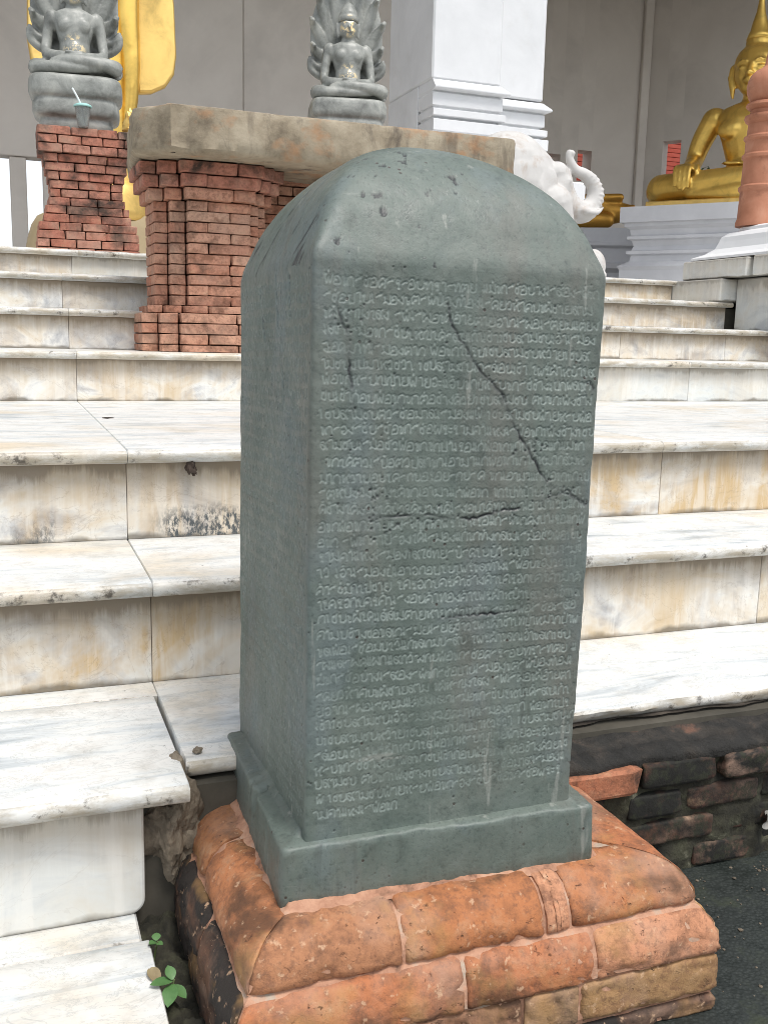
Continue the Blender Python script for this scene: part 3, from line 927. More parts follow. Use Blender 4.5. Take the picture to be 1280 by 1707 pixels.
def rim_brick(side, s0, s1, prof, mat, mitre0=False, mitre1=False, gap=0.004, seed=0.0, amp=0.0024):
    # side F: s = x, outward -y; side L: s = y, outward -x; side R: outward +x
    pr = resample(prof, 15)
    L = s1 - s0
    er = min(1.0, (L + (0.07 if mitre0 else 0) + (0.07 if mitre1 else 0)) / 0.11)
    n = max(6, int(L / 0.009))
    ts = np.concatenate([[0, 0.004 / L, 0.011 / L], np.linspace(0.022 / L, 1 - 0.022 / L, n), [1 - 0.011 / L, 1 - 0.004 / L, 1]])
    V = []
    inner = [(min(-0.03, pr[0, 0]), pr[0, 1] - 0.001), (min(-0.03, pr[0, 0]), pr[-1, 1])]
    allp = [tuple(p) for p in pr] + [inner[1]] + ([inner[0]] if prof[0][0] > -0.01 else [])
    m = len(allp)
    for i, t in enumerate(ts):
        e = {0: 0.0030, 1: 0.0006, 2: 0.0, len(ts) - 1: 0.0030, len(ts) - 2: 0.0006, len(ts) - 3: 0.0}.get(i, 0.0) * er
        if (i < 3 and mitre0) or (i > len(ts) - 4 and mitre1):
            e *= 0.45
        for j, (d, z) in enumerate(allp):
            a0 = s0 + gap / 2 - (d * 0.98 if mitre0 else 0)
            a1 = s1 - gap / 2 + (d * 0.98 if mitre1 else 0)
            s = a0 + (a1 - a0) * t
            dd = d
            if j < 15:
                nn = fbm((s * 1.0 + seed, z * 1.0, seed * 3), 28, 5) + 0.7 * fbm((s + seed, z, seed), 9, 3)
                pit = max(0.0, fbm((s + seed, z * 1.2, seed + 7), 75, 2) - 0.42)
                chp = max(0.0, fbm((s + seed, z * 2, seed + 3), 34, 4) - 0.12) * (0.010 if j >= 12 or i < 4 or i > len(ts) - 5 else 0.002)
                dd = d + amp * nn - 0.010 * pit - e - chp
                zz = z + 0.5 * amp * nn * (1 if j < 6 else 0) - e * (0.8 if j < 5 else 0)
            else:
                zz = z
            if side == 'F':
                V.append((s, PY0 - dd, zz))
            elif side == 'L':
                V.append((PX0 - dd, s, zz))
            else:
                V.append((PXR + dd, s, zz))
    Fc = grid_faces(len(ts), m)
    for i in range(len(ts) - 1):
        Fc.append((i * m, i * m + m - 1, (i + 1) * m + m - 1, (i + 1) * m))
    Fc.append(tuple(range(m)))
    Fc.append(tuple(range((len(ts) - 1) * m, len(ts) * m))[::-1])
    o = obj('brick', V, Fc, mat, ped)
    flip_fix(o.data)
    o.data.polygons.foreach_set('use_smooth', [len(p.vertices) == 4 for p in o.data.polygons])
    return o

RB = 1.44      # back end of the pedestal
def row(side, cuts, prof, mats, m0, m1, seed):
    for i in range(len(cuts) - 1):
        mt = mats[i % len(mats)]
        rim_brick(side, cuts[i], cuts[i + 1], prof, mt, m0 and i == 0, m1 and i == len(cuts) - 2, gap=0.0045, seed=seed + i * 3.3)
row('F', [PX0, 0.411, 0.600, 0.636, PXR], C1, ['brick_big', 'brick_big', 'brick_big', 'brick_big'], True, True, 1.0)
row('F', [PX0, 0.482, 0.662, PXR], C2, ['brick_big'], True, True, 20.0)
row('F', [PX0, 0.395, 0.560, 0.640, PXR], C3, ['brick_big', 'brick_big', 'brick_olive', 'brick_olive'], True, True, 40.0)
row('F', [PX0, 0.44, 0.60, PXR], C4, ['brick_olive', 'brick_olive', 'brick_sooty'], True, True, 60.0)
row('L', [PY0, 1.232, RB], C1, ['brick_big', 'brick_big'], True, False, 80.0)
row('L', [PY0, 1.150, 1.300, RB], C2, ['brick_sooty'], True, False, 100.0)
row('L', [PY0, 1.220, RB], C3, ['brick_sooty'], True, False, 120.0)
row('L', [PY0, 1.20, RB], C4, ['brick_sooty'], True, False, 140.0)
row('R', [PY0, 1.24, RB], C1R, ['brick_big', 'brick_big'], True, False, 160.0)
row('R', [PY0, 1.17, 1.33, RB], C2, ['brick_olive'], True, False, 180.0)
row('R', [PY0, 1.22, RB], C3, ['brick_olive'], True, False, 200.0)
row('R', [PY0, 1.26, RB], C4, ['brick_sooty'], True, False, 220.0)

def mortar_bed():
    # one body just inside the brick faces, so joints show mortar; top carries a smeared skirt round the plinth
    off = 0.0034
    prof = [(C1[1][0] - 0.004, -0.6725)] + [(d - off - 0.001, z - 0.001) for d, z in C1[2:6]] + [(d - off - 0.001, z) for d, z in C2[1:5]] + [(d - off - 0.001, z) for d, z in C3[1:4]] + [(d - off - 0.001, z) for d, z in C4[1:]]
    V = []
    for d, z in prof:
        for x, y in ((PX0 - d, PY0 - d), (PXR + d, PY0 - d), (PXR + d, RB - 0.002), (PX0 - d, RB - 0.002)):
            V.append((x, y, z))
    Fc = []
    k = len(prof)
    for i in range(k - 1):
        for j in range(4):
            Fc.append((i * 4 + j, i * 4 + (j + 1) % 4, (i + 1) * 4 + (j + 1) % 4, (i + 1) * 4 + j))
    Fc += [(0, 1, 2, 3), tuple(range(4 * k - 1, 4 * k - 5, -1))]
    o = obj('mortar_core', V, Fc, 'mortar_pink', ped)
    flip_fix(o.data)
    # smear of mortar along the foot of the plinth
    n, m = 420, 7
    pts = [(PX0 - 0.0, RB - 0.02), (PX0, PY0), (PX1, PY0), (PX1, RB - 0.02)]
    per = resample_poly(pts, n)
    V = []
    for (x, y, nx, ny, s) in per:
        w = 0.013 + 0.010 * fbm((s, 2.2, 0), 9, 4) + 0.006 * fbm((s, 5.2, 0), 40, 3)
        w = max(0.003, w)
        for j in range(m):
            t = j / (m - 1)
            d = -0.004 + (w + 0.004) * t
            z = ZP + 0.0075 * (1 - t) ** 1.6 - 0.0042 * t + 0.0012 * fbm((x * 3, y * 3, j), 20, 3)
            if d > 0.022:
                z -= (d - 0.022) * 0.45
            V.append((x + nx * d, y + ny * d, z))
    o = obj('mortar_smear', V, grid_faces(n, m), 'mortar_pink', ped, smooth=True)
    flip_fix(o.data)

def resample_poly(pts, n):
    P = np.array(pts, float)
    d = np.concatenate([[0], np.cumsum(np.hypot(*np.diff(P, axis=0).T))])
    out = []
    for t in np.linspace(0, d[-1], n):
        i = min(len(P) - 2, int(np.searchsorted(d, t, 'right') - 1))
        u = (P[i + 1] - P[i]) / np.hypot(*(P[i + 1] - P[i]))
        q = P[i] + u * (t - d[i])
        # outward is to the right of travel (left side down, front, right side up)
        nx, ny = u[1], -u[0]
        # blend normals near the corners
        for k in (1, 2):
            e = t - d[k]
            if abs(e) < 0.012:
                u0 = (P[k] - P[k - 1]) / np.hypot(*(P[k] - P[k - 1]))
                u1 = (P[k + 1] - P[k]) / np.hypot(*(P[k + 1] - P[k]))
                w = (e + 0.012) / 0.024
                nx, ny = (1 - w) * u0[1] + w * u1[1], -(1 - w) * u0[0] - w * u1[0]
        out.append((q[0], q[1], nx, ny, t))
    return out
mortar_bed()
# rubble packed between the steps and the pedestal
o = rubble('rubble_stone', (0.196, 1.345, -0.79), (0.046, 0.045, 0.078), 'rubble', n=5, seed=3.0, amp=0.5)
tag(o, 'rough brown mortar lump filling the gap under the broken marble slab', 'rubble')
o = rubble('loose_stone', (0.238, 1.362, Z3), (0.007, 0.006, 0.005), 'rubble', seed=8.0)
tag(o, 'small grey stone lying on the marble tread beside the plinth', 'stone')
def gutter():
    xs, ys = np.linspace(0.128, 0.215, 26), np.linspace(0.62, 1.335, 110)
    V = []
    for x in xs:
        for y in ys:
            z = -0.842 + 0.020 * fbm((x, y, 0.0), 16, 5) + 0.010 * fbm((x, y, 4.0), 45, 3) + 0.05 * max(0, (y - 1.22) / 0.11) ** 2 * 0.6
            V.append((x, y, max(z, G + 0.001)))
    o = obj('gutter_soil', V, grid_faces(len(xs), len(ys)), 'mortar_moss', smooth=True)
    flip_fix(o.data)
    tag(o, kind='structure')
gutter()

# ------------------------------------------------------------------ the inscribed stele
# single-stroke letter shapes: width | strokes of "xy" digit pairs on a 0-9 grid (y up)
GLY = {
 'ก': (7, ['00 05 16 07 28 49 68 76 70']), 'ข': (6, ['17 28 37 26 17 12 21 40 52 59']), 'ค': (8, ['24 33 44 35 24 01 00 05 28 59 87 80']),
 'ฆ': (8, ['08 19 28 20 30 23 53 59 80 89']), 'ง': (6, ['46 57 66 65 69 50 31 03 14']), 'จ': (7, ['13 24 33 22 13 20 50 74 67 49 17']),
 'ฉ': (8, ['08 28 49 67 60 31 12 23 43 80']), 'ช': (7, ['17 28 37 26 17 12 21 40 54 58 79']), 'ญ': (9, ['00 05 16 07 28 49 57 50 70 90 99']),
 'ด': (7, ['34 43 54 45 34 10 03 06 29 59 77 70']), 'ต': (8, ['34 43 54 45 34 10 03 06 29 47 69 87 80']), 'ถ': (7, ['01 10 20 11 02 16 07 28 49 68 76 70']),
 'ท': (8, ['07 18 27 16 08 28 20 58 79 87 80']), 'น': (8, ['07 18 27 16 18 28 21 40 60 83', '89 82 71 60 71 82']), 'บ': (7, ['07 18 27 18 20 40 70 79']),
 'ป': (7, ['07 18 27 18 20 40 70 7b']), 'ผ': (8, ['17 28 19 09 00 45 80 89']), 'ฝ': (8, ['17 28 19 09 00 45 80 8b']), 'พ': (8, ['07 18 09 08 20 46 60 89']),
 'ฟ': (8, ['07 18 09 08 20 46 60 8b']), 'ม': (8, ['07 18 27 18 22 11 00 11 22 32 80 89']), 'ย': (8, ['18 29 38 16 35 13 20 60 82 89']), 'ร': (6, ['30 41 50 41 47 25 17 29 58']),
 'ล': (8, ['30 12 05 35 52 40 30', '52 65 48 18 06', '65 78 80']), 'ว': (6, ['20 31 40 51 57 39 18 06']), 'ศ': (8, ['34 43 54 45 34 10 03 06 29 59 77 70', '67 89']),
 'ส': (8, ['30 12 05 35 52 40 30', '52 65 48 18 06', '65 80', '67 89']), 'ห': (8, ['07 18 27 18 20 34 56 68 79 88 77 66', '56 70 80']), 'อ': (7, ['26 35 24 15 00 30 60 74 68 39 17']),
 'า': (5, ['08 29 48 50']), 'เ': (3, ['20 11 02 13 22 19']), 'แ': (6, ['20 11 02 13 22 19', '50 41 32 43 52 49']), 'โ': (5, ['50 40 31 35 49 29 08']), 'ไ': (5, ['50 40 31 38 29 18 07']), 'ใ': (6, ['50 40 31 38 29 08 17 26']),
 'ะ': (4, ['07 26 37', '03 22 33']), 'ิ': (6, ['05 27 57']), 'ี': (7, ['05 27 57 59']), 'ื': (7, ['05 27 57 49', '57 69']), 'ึ': (6, ['05 27 57', '49 59']), 'ุ': (4, ['07 18 27 20']), 'ู': (5, ['07 18 27 20 41 47']),
 'ฺ': (4, ['15 24']), '๑': (7, ['34 45 54 43 31 04 17 49 77 81']),
}
TEXT = ("พ่อกูชื่อศรีอินทราทิตย แม่กูชื่อนางเสือง พี่กูชื่อบานเมือง ตูพี่น้องท้องเดียวห้าคน ผู้ชายสาม ผู้หญิงโสง พี่เผือผู้อ้ายตายจากเผือเตียมแต่ยังเล็ก "
        "เมื่อกูขึ้นใหญ่ได้สิบเก้าเข้า ขุนสามชนเจ้าเมืองฉอดมาท่เมืองตาก พ่อกูไปรบขุนสามชนหัวซ้าย ขุนสามชนขับมาหัวขวา ขุนสามชนเกลื่อนเข้า ไพร่ฝ้าหน้าใสพ่อกูหนีญญ่ายพ่ายจะแจ้น "
        "กูบ่หนี กูขี่ช้างเบกพล กูขับเข้าก่อนพ่อกู กูต่อช้างด้วยขุนสามชน ตนกูพุ่งช้างขุนสามชนตัวชื่อมาสเมืองแพ้ ขุนสามชนพ่ายหนี พ่อกูจึงขึ้นชื่อกูชื่อพระรามคำแหง เพื่อกูพุ่งช้างขุนสามชน "
        "เมื่อชั่วพ่อกู กูบำเรอแก่พ่อกู กูบำเรอแก่แม่กู กูได้ตัวเนื้อตัวปลา กูเอามาแก่พ่อกู กูได้หมากส้มหมากหวาน อันใดกินอร่อยกินดี กูเอามาแก่พ่อกู กูไปตีหนังวังช้างได้ กูเอามาแก่พ่อกู "
        "กูไปท่บ้านท่เมือง ได้ช้างได้งวง ได้ปั่วได้นาง ได้เงือนได้ทอง กูเอามาเวนแก่พ่อกู พ่อกูตาย ยังพี่กู กูพร่ำบำเรอแก่พี่กู ดั่งบำเรอแก่พ่อกู พี่กูตาย จึงได้เมืองแก่กูทั้งกลม "
        "เมื่อชั่วพ่อขุนรามคำแหง เมืองสุโขทัยนี้ดี ในน้ำมีปลา ในนามีข้าว เจ้าเมืองบ่เอาจกอบในไพร่ ลูท่าง เพื่อนจูงวัวไปค้า ขี่ม้าไปขาย ใครจักใคร่ค้าช้างค้า ใครจักใคร่ค้าม้าค้า ใครจักใคร่ค้าเงือนค้าทองค้า "
        "ไพร่ฝ้าหน้าใส ลูกเจ้าลูกขุนผู้ใดแล้ ล้มตายหายกว่า เหย้าเรือนพ่อเชื้อ เสื้อคำมัน ช้างขอลูกเมียเยียข้าว ไพร่ฝ้าข้าไท ป่าหมากป่าพลูพ่อเชื้อมัน ไว้แก่ลูกมันสิ้น ไพร่ฝ้าลูกเจ้าลูกขุน ผิแลผิดแผกแสกว้างกัน")

def glyph_seq(text):
    seq = []
    for ch in text:
        if ch in '่้':
            if seq: seq[-1][1] += ch
        elif ch in 'ิีืึุู':
            seq.insert(max(0, len(seq) - 1), [ch, ''])      # written on the line, before the consonant
        elif ch == 'ำ':
            seq.append(['า', 'o'])
        elif ch == ' ':
            if random.random() < 0.35: seq.append([' ', ''])
        elif ch in GLY:
            seq.append([ch, ''])
    return seq

def layout(width, z_top, pitch, lines, hgt, seq, last_len, rs):
    strokes = []
    k = 0
    for li in range(lines):
        zb = z_top - li * pitch - hgt / 2
        end = width / 2 - 0.008 - rs.uniform(0, 0.010)
        x = -width / 2 + 0.011 + rs.uniform(0, 0.003)
        stop = end if li < lines - 1 else -width / 2 + last_len
        while x < stop:
            ch, mk = seq[k % len(seq)]
            k += 1
            if ch == ' ':
                x += 0.006
                continue
            w, st = GLY[ch]
            sx = hgt * 0.101 * rs.uniform(0.9, 1.12)
            sy = hgt / 9.0 * rs.uniform(0.88, 1.08)
            y0 = zb + rs.uniform(-0.0008, 0.0008) + 0.0012 * math.sin(x * 17 + li * 1.7)
            sl = rs.uniform(-0.06, 0.10)
            for s in st:
                pts = []
                for tok in s.split():
                    px, py = int(tok[0]), int(tok[1], 16)
                    pts.append((x + (px + sl * py + rs.uniform(-.25, .25)) * sx, y0 + (py + rs.uniform(-.25, .25)) * sy))
                strokes.append(pts)
            for c in mk:
                mx, my = x + w * sx * 0.5, y0 + 10.6 * sy
                if c == '่':
                    strokes.append([(mx, my), (mx + 0.0003, my + 0.0022)])
                elif c == '้':
                    strokes.append([(mx - .0012, my + .001), (mx + .0012, my + .001)])
                    strokes.append([(mx, my), (mx, my + .0022)])
                else:
                    strokes.append([(mx + .0012 * math.cos(a), my + .0012 * math.sin(a)) for a in np.linspace(0, 6.3, 7)])
            x += (w + 2.0) * sx
    return strokes

def smooth_line(p, sub=3):
    if len(p) < 3:
        return p
    p = [np.array(q) for q in p]
    out = []
    k = len(p)
    for i in range(k - 1):
        p0, p1, p2, p3 = p[max(i - 1, 0)], p[i], p[i + 1], p[min(i + 2, k - 1)]
        for s in range(sub):
            t = s / sub
            out.append(0.5 * ((2 * p1) + (p2 - p0) * t + (2 * p0 - 5 * p1 + 4 * p2 - p3) * t * t + (3 * p1 - p0 - 3 * p2 + p3) * t ** 3))
    out.append(p[-1])
    return out

def dist_field(us, vs_, strokes, reach=0.004, sub=3):
    D = np.full((len(us), len(vs_)), 1.0, np.float32)
    for st in strokes:
        st = smooth_line(st, sub)
        for a, b_ in zip(st[:-1], st[1:]):
            i0, i1 = np.searchsorted(us, (min(a[0], b_[0]) - reach, max(a[0], b_[0]) + reach))
            j0, j1 = np.searchsorted(vs_, (min(a[1], b_[1]) - reach, max(a[1], b_[1]) + reach))
            if i0 >= i1 or j0 >= j1:
                continue
            U = us[i0:i1, None]
            Vv = vs_[None, j0:j1]
            dx, dy = b_[0] - a[0], b_[1] - a[1]
            L2 = dx * dx + dy * dy + 1e-12
            t = np.clip(((U - a[0]) * dx + (Vv - a[1]) * dy) / L2, 0, 1)
            d = np.hypot(U - a[0] - t * dx, Vv - a[1] - t * dy)
            np.minimum(D[i0:i1, j0:j1], d, out=D[i0:i1, j0:j1])
    return D

def vnoise2(u, v, scale, seed):
    # smooth value noise on arrays
    r = np.random.default_rng(seed)
    T = r.random((64, 64)).astype(np.float32)
    x, y = u * scale, v * scale
    xi, yi = np.floor(x).astype(int), np.floor(y).astype(int)
    fx, fy = x - xi, y - yi
    fx, fy = fx * fx * (3 - 2 * fx), fy * fy * (3 - 2 * fy)
    g = lambda i, j: T[i % 64, j % 64]
    return (g(xi, yi) * (1 - fx) + g(xi + 1, yi) * fx) * (1 - fy) + (g(xi, yi + 1) * (1 - fx) + g(xi + 1, yi + 1) * fx) * fy - 0.5

def fb2(u, v, scale, seed, o=4):
    s, a = 0, 1.0
    for k in range(o):
        s = s + a * vnoise2(u, v, scale * 2 ** k, seed + k)
        a *= 0.5
    return s

SA, SB, SH, SDOME = 0.183, 0.184, 0.670, 0.166
SC0 = (0.4915, 1.2325, -0.5936)
stele = thing('inscribed_stele', SC0, 'grey green stone stele with rounded top covered in carved lines of old script', 'stele')

def build_shaft():
    nf, nr, nb, nl = 350, 60, 40, 240
    side = lambda n: np.linspace(-1, 1, n, endpoint=False)
    sq = np.concatenate([
        np.stack([side(nf), -np.ones(nf)], 1),
        np.stack([np.ones(nr), side(nr)], 1),
        np.stack([-side(nb), np.ones(nb)], 1),
        np.stack([-np.ones(nl), -side(nl)], 1)])
    N = len(sq)
    nz, nd_ = 640, 120
    zs = np.linspace(-0.02, SH, nz)
    prof = np.array([(1, 0), (0.9975, 0.03), (0.986, 0.085), (0.953, 0.19), (0.892, 0.37), (0.800, 0.55), (0.670, 0.71), (0.505, 0.845), (0.33, 0.935), (0.155, 0.985), (0.0, 1.0)])
    tt = np.linspace(0, len(prof) - 1, nd_ + 1)[1:]
    dr, dh = [], []
    for t in tt:
        i = min(int(t), len(prof) - 2)
        f = t - i
        p0, p1, p2, p3 = prof[max(i - 1, 0)], prof[i], prof[i + 1], prof[min(i + 2, len(prof) - 1)]
        q = 0.5 * ((2 * p1) + (p2 - p0) * f + (2 * p0 - 5 * p1 + 4 * p2 - p3) * f * f + (3 * p1 - p0 - 3 * p2 + p3) * f ** 3)
        dr.append(max(q[0], 0.002))
        dh.append(q[1])
    dr, dh = np.array(dr), np.array(dh)
    R = np.concatenate([np.ones(nz), dr])
    Zr = np.concatenate([zs, SH + SDOME * dh])
    inv = np.concatenate([np.full(nz, 1 / 60.0), 1 / 60.0 + (0.42 - 1 / 60.0) * np.clip((1 - dr) * 1.1, 0, 1) ** 1.15])
    ax, ay = np.abs(sq[:, 0])[None], np.abs(sq[:, 1])[None]
    nexp = 1.0 / inv[:, None]
    k = (ax ** nexp + ay ** nexp) ** (-1.0 / nexp)
    # the shaft narrows a little to the foot, and its back half of the dome is lower
    taper = 1.018 - 0.026 * np.clip(1 - Zr / SH, 0, 1)
    X = sq[None, :, 0] * k * (R * taper)[:, None] * SA
    Y = sq[None, :, 1] * k * (R * taper)[:, None] * SB
    Z = np.repeat(Zr[:, None], N, 1)
    # gentle unevenness everywhere
    nx_, ny_ = sq[None, :, 0] * np.ones_like(X), sq[None, :, 1] * np.ones_like(X)
    wob = 0.0018 * fb2(X * 1.0 + Y * 1.7 + 3, Z + 5 + Y, 9.0, 5) + 0.0007 * fb2(X + Y * 1.3 + 3, Z + 5 - Y, 60.0, 9)
    carve = np.zeros_like(X)
    crack = np.zeros_like(X)
    rs = random.Random(5)
    # ---- front face
    us = (sq[:nf, 0] * SA).astype(np.float32)
    vz = Zr[:nz].astype(np.float32)
    st = layout(2 * SA, 0.6515, 0.01835, 35, 0.0098, glyph_seq(TEXT), 0.115, rs)
    D = dist_field(us, vz, st, 0.0035)
    UU, VV = np.meshgrid(us, vz, indexing='ij')
    wear = np.clip(0.95 + 0.9 * fb2(UU + 2, VV + 2, 14, 21), 0.40, 1.25)
    groove = np.exp(-(D / 0.00085) ** 2) * wear
    lip = np.exp(-((D - 0.0018) / 0.0008) ** 2) * wear
    cr = [[(-0.0243, 0.6315), (-0.0173, 0.6047), (0.0167, 0.5607), (0.0537, 0.5259), (0.0674, 0.4937), (0.0938, 0.4571), (0.1165, 0.4233), (0.1427, 0.409), (0.1648, 0.3992), (0.1769, 0.3947)],
          [(-0.1537, 0.6173), (-0.1428, 0.5915), (-0.1386, 0.5521), (-0.1341, 0.5052)],
          [(-0.1062, 0.3839), (-0.0538, 0.3867), (-0.0229, 0.384), (0.0166, 0.3787), (0.0484, 0.387), (0.0808, 0.391)],
          [(-0.0184, 0.2584), (0.0136, 0.2589), (0.0462, 0.2595), (0.0876, 0.2625)],
          [(0.1136, 0.401), (0.1468, 0.4112), (0.1740, 0.3927)], [(0.169, 0.545), (0.175, 0.537)]]
    cs = []
    for c in cr:
        p = []
        for a, b_ in zip(c[:-1], c[1:]):
            for t in np.linspace(0, 1, 7, endpoint=False):
                p.append((a[0] + (b_[0] - a[0]) * t + rs.uniform(-.0016, .0016), a[1] + (b_[1] - a[1]) * t + rs.uniform(-.0016, .0016)))
        cs.append(p + [c[-1]])
    DC = dist_field(us, vz, cs, 0.008, 1)
    gap = np.clip(0.42 + 1.7 * fb2(UU + 7, VV + 1, 38, 31), 0.0, 1.2)
    ck = np.exp(-(DC / 0.0013) ** 2) * gap
    ckw = np.exp(-(DC / 0.004) ** 2)
    # scattered pits
    pit = np.zeros_like(D)
    def add_pit(F_, u, v, r, a):
        i0, i1 = np.searchsorted(us_, (u - 3 * r, u + 3 * r)); j0, j1 = np.searchsorted(vz, (v - 3 * r, v + 3 * r))
        if i0 < i1 and j0 < j1:
            F_[i0:i1, j0:j1] = np.maximum(F_[i0:i1, j0:j1], a * np.exp(-(((us_[i0:i1, None] - u) / r) ** 2 + ((vz[None, j0:j1] - v) / r) ** 2)))
    us_ = us
    for _ in range(150):
        add_pit(pit, rs.uniform(-SA, SA), rs.uniform(0, SH), rs.uniform(.0006, .0014), rs.uniform(.4, 1))
    for cu_, cv_ in ((-0.11, 0.40), (-0.10, 0.375), (-0.13, 0.60), (0.09, 0.47), (0.12, 0.41), (-0.05, 0.385)):
        for _ in range(14):
            add_pit(pit, rs.gauss(cu_, .016), rs.gauss(cv_, .010), rs.uniform(.0008, .0019), rs.uniform(.5, 1))
    dep = 0.0010 * groove - 0.00012 * lip + 0.0018 * ck + 0.0005 * ckw * gap + 0.0020 * pit
    Y[:nz, :nf] += dep.T
    carve[:nz, :nf] = np.clip(np.exp(-(D / 0.0011) ** 2) * wear, 0, 1).T
    crack[:nz, :nf] = np.clip(ck * 1.0 + 0.9 * pit + 0.22 * ckw, 0, 1).T
    # ---- left face, shallower and more worn
    il = nf + nr + nb
    ul = (-sq[il:, 1] * -SB)
    us_l = np.sort(ul).astype(np.float32)
    order = np.argsort(ul)
    st = layout(2 * SB, 0.6515, 0.01835, 35, 0.0098, glyph_seq(TEXT[400:] + TEXT), 0.2, rs)
    D = dist_field(us_l, vz, st, 0.0035)
    UU, VV = np.meshgrid(us_l, vz, indexing='ij')
    wear = np.clip(0.95 + 0.75 * fb2(UU + 9, VV + 4, 9, 41) + 0.6 * (VV / SH - 0.55), 0.0, 1.0)
    us_ = us_l
    pit = np.zeros_like(D)
    for _ in range(260):
        add_pit(pit, rs.uniform(-SB, SB), SH * rs.uniform(0, 1) ** 0.6, rs.uniform(.0006, .0014), rs.uniform(.4, 1))
    gs = []
    for (u0, v0, u1, v1) in ((-0.052, 0.60, -0.066, 0.515), (-0.02, 0.665, -0.035, 0.60), (0.055, 0.655, 0.03, 0.585), (-0.085, 0.66, -0.09, 0.61)):
        p = [(u0 + (u1 - u0) * t + rs.uniform(-.002, .002), v0 + (v1 - v0) * t) for t in np.linspace(0, 1, 9)]
        gs.append(p)
    DG = dist_field(us_l, vz, gs, 0.009, 1)
    gouge = np.exp(-(DG / 0.0028) ** 2) * np.clip(0.7 + 1.2 * fb2(UU, VV + 3, 50, 51), 0, 1)
    dep = 0.0013 * np.exp(-(D / 0.0011) ** 2) * wear + 0.0022 * pit + 0.003 * gouge
    X[:nz, il:][:, order] += dep.T
    cc = np.zeros((nz, nl)); cc[:, order] = np.clip(np.exp(-(D / 0.0012) ** 2) * wear * 0.8 + 0.35 * np.exp(-(DG / 0.006) ** 2), 0, 1).T
    kk = np.zeros((nz, nl)); kk[:, order] = np.clip(0.85 * pit + gouge * (DG < 0.0022) * 0.8, 0, 1).T
    carve[:nz, il:] = cc
    crack[:nz, il:] = kk
    # dome: chips and pits
    dz = slice(nz, None)
    A_, B_ = X[dz], Y[dz] * 1.0 + Z[dz] * 0.9
    chip = np.clip(fb2(A_ + 4, B_ + 4, 70, 61) - 0.36, 0, 1) * 3 * (fb2(A_ + 8, B_ + 1, 9, 66) > 0.10)
    crack[dz] = np.clip(chip * 3, 0, 0.9)
    Z[dz] -= 0.004 * chip
    X += wob * nx_
    Y += wob * ny_
    # slight sag of the foot where it meets the plinth
    V = np.stack([X, Y, Z], -1).reshape(-1, 3)
    M = nz + nd_
    i, j = np.meshgrid(np.arange(M - 1), np.arange(N), indexing='ij')
    j2 = (j + 1) % N
    Fq = np.stack([i * N + j, i * N + j2, (i + 1) * N + j2, (i + 1) * N + j], -1).reshape(-1, 4)
    me = bpy.data.meshes.new('shaft')
    me.vertices.add(len(V))
    me.vertices.foreach_set('co', V.astype(np.float32).ravel())
    me.loops.add(Fq.size)
    me.loops.foreach_set('vertex_index', Fq.astype(np.int32).ravel())
    me.polygons.add(len(Fq))
    me.polygons.foreach_set('loop_start', np.arange(0, Fq.size, 4, dtype=np.int32))
    me.polygons.foreach_set('use_smooth', np.ones(len(Fq), bool))
    me.update(calc_edges=True)
    for nm, arr in (('carve', carve), ('crack', crack)):
        a = me.attributes.new(nm, 'FLOAT', 'POINT')
        a.data.foreach_set('value', arr.astype(np.float32).ravel())
    me.materials.append(MAT['stele'])
    me.validate()
    link('shaft', me, stele, (0, 0, 0), (rad(-1.39), rad(0.93), rad(-0.4)))
build_shaft()

def build_plinth():
    # worn slab under the shaft: rounded-square rings with a sloping top
    n_side = 120
    s = np.linspace(-1, 1, n_side, endpoint=False)
    sq = np.concatenate([np.stack([s, -np.ones(n_side)], 1), np.stack([np.ones(n_side), s], 1), np.stack([-s, np.ones(n_side)], 1), np.stack([-np.ones(n_side), -s], 1)])
    hx, hy = (PX1 - PX0) / 2, (PY1 - PY0) / 2
    cx, cy = (PX0 + PX1) / 2 - SC0[0], (PY0 + PY1) / 2 - SC0[1]
    rings = [(0.0, -0.080), (0.002, -0.076), (0.002, -0.06), (0.001, -0.04), (0.0005, -0.02), (0.0, -0.010), (0.0, -0.0035), (-0.0015, -0.0010), (-0.004, 0.0), (-0.010, 0.0015), (-0.017, 0.003), (-0.0205, 0.0045), (-0.024, 0.010), (-0.034, 0.013)]
    V = []
    for e, z in rings:
        for x, y in sq:
            nexp = 60.0
            k = (abs(x) ** nexp + abs(y) ** nexp) ** (-1 / nexp)
            px, py = x * k * (hx + e), y * k * (hy + e)
            w = 0.0022 * fbm((px, py, z), 10, 4) + 0.0014 * fbm((px, py, z), 70, 4)
            ch = max(0, fbm((px + 3, py, z * 0.6), 18, 3) - 0.35) * (0.016 if -0.02 < z < 0.002 else 0.004)
            l = math.hypot(px, py)
            V.append((cx + px - px / l * ch + w * (abs(x) > 0.99) * 0.6, cy + py - py / l * ch + w * (abs(y) > 0.99), z + (0.6 * w - ch * 0.5 if z > -0.01 else 0)))
    N = len(sq)
    Fc = []
    for i in range(len(rings) - 1):
        for j in range(N):
            Fc.append((i * N + j, i * N + (j + 1) % N, (i + 1) * N + (j + 1) % N, (i + 1) * N + j))
    Fc.append(tuple(range(N))[::-1])
    Fc.append(tuple(range((len(rings) - 1) * N, len(rings) * N)))
    me = make_mesh(V, Fc, 'stele', True)
    me.set_sharp_from_angle(angle=rad(60))
    o = link('plinth', me, stele, (0, 0, 0), (0, 0, rad(-1.8)))
build_plinth()

# ------------------------------------------------------------------ temple hall behind
hall = thing('temple_hall', (4.0, 10.0, PF), 'white columned temple hall with plain grey inner walls behind the statues', 'building')
WT = 6.6      # ceiling height
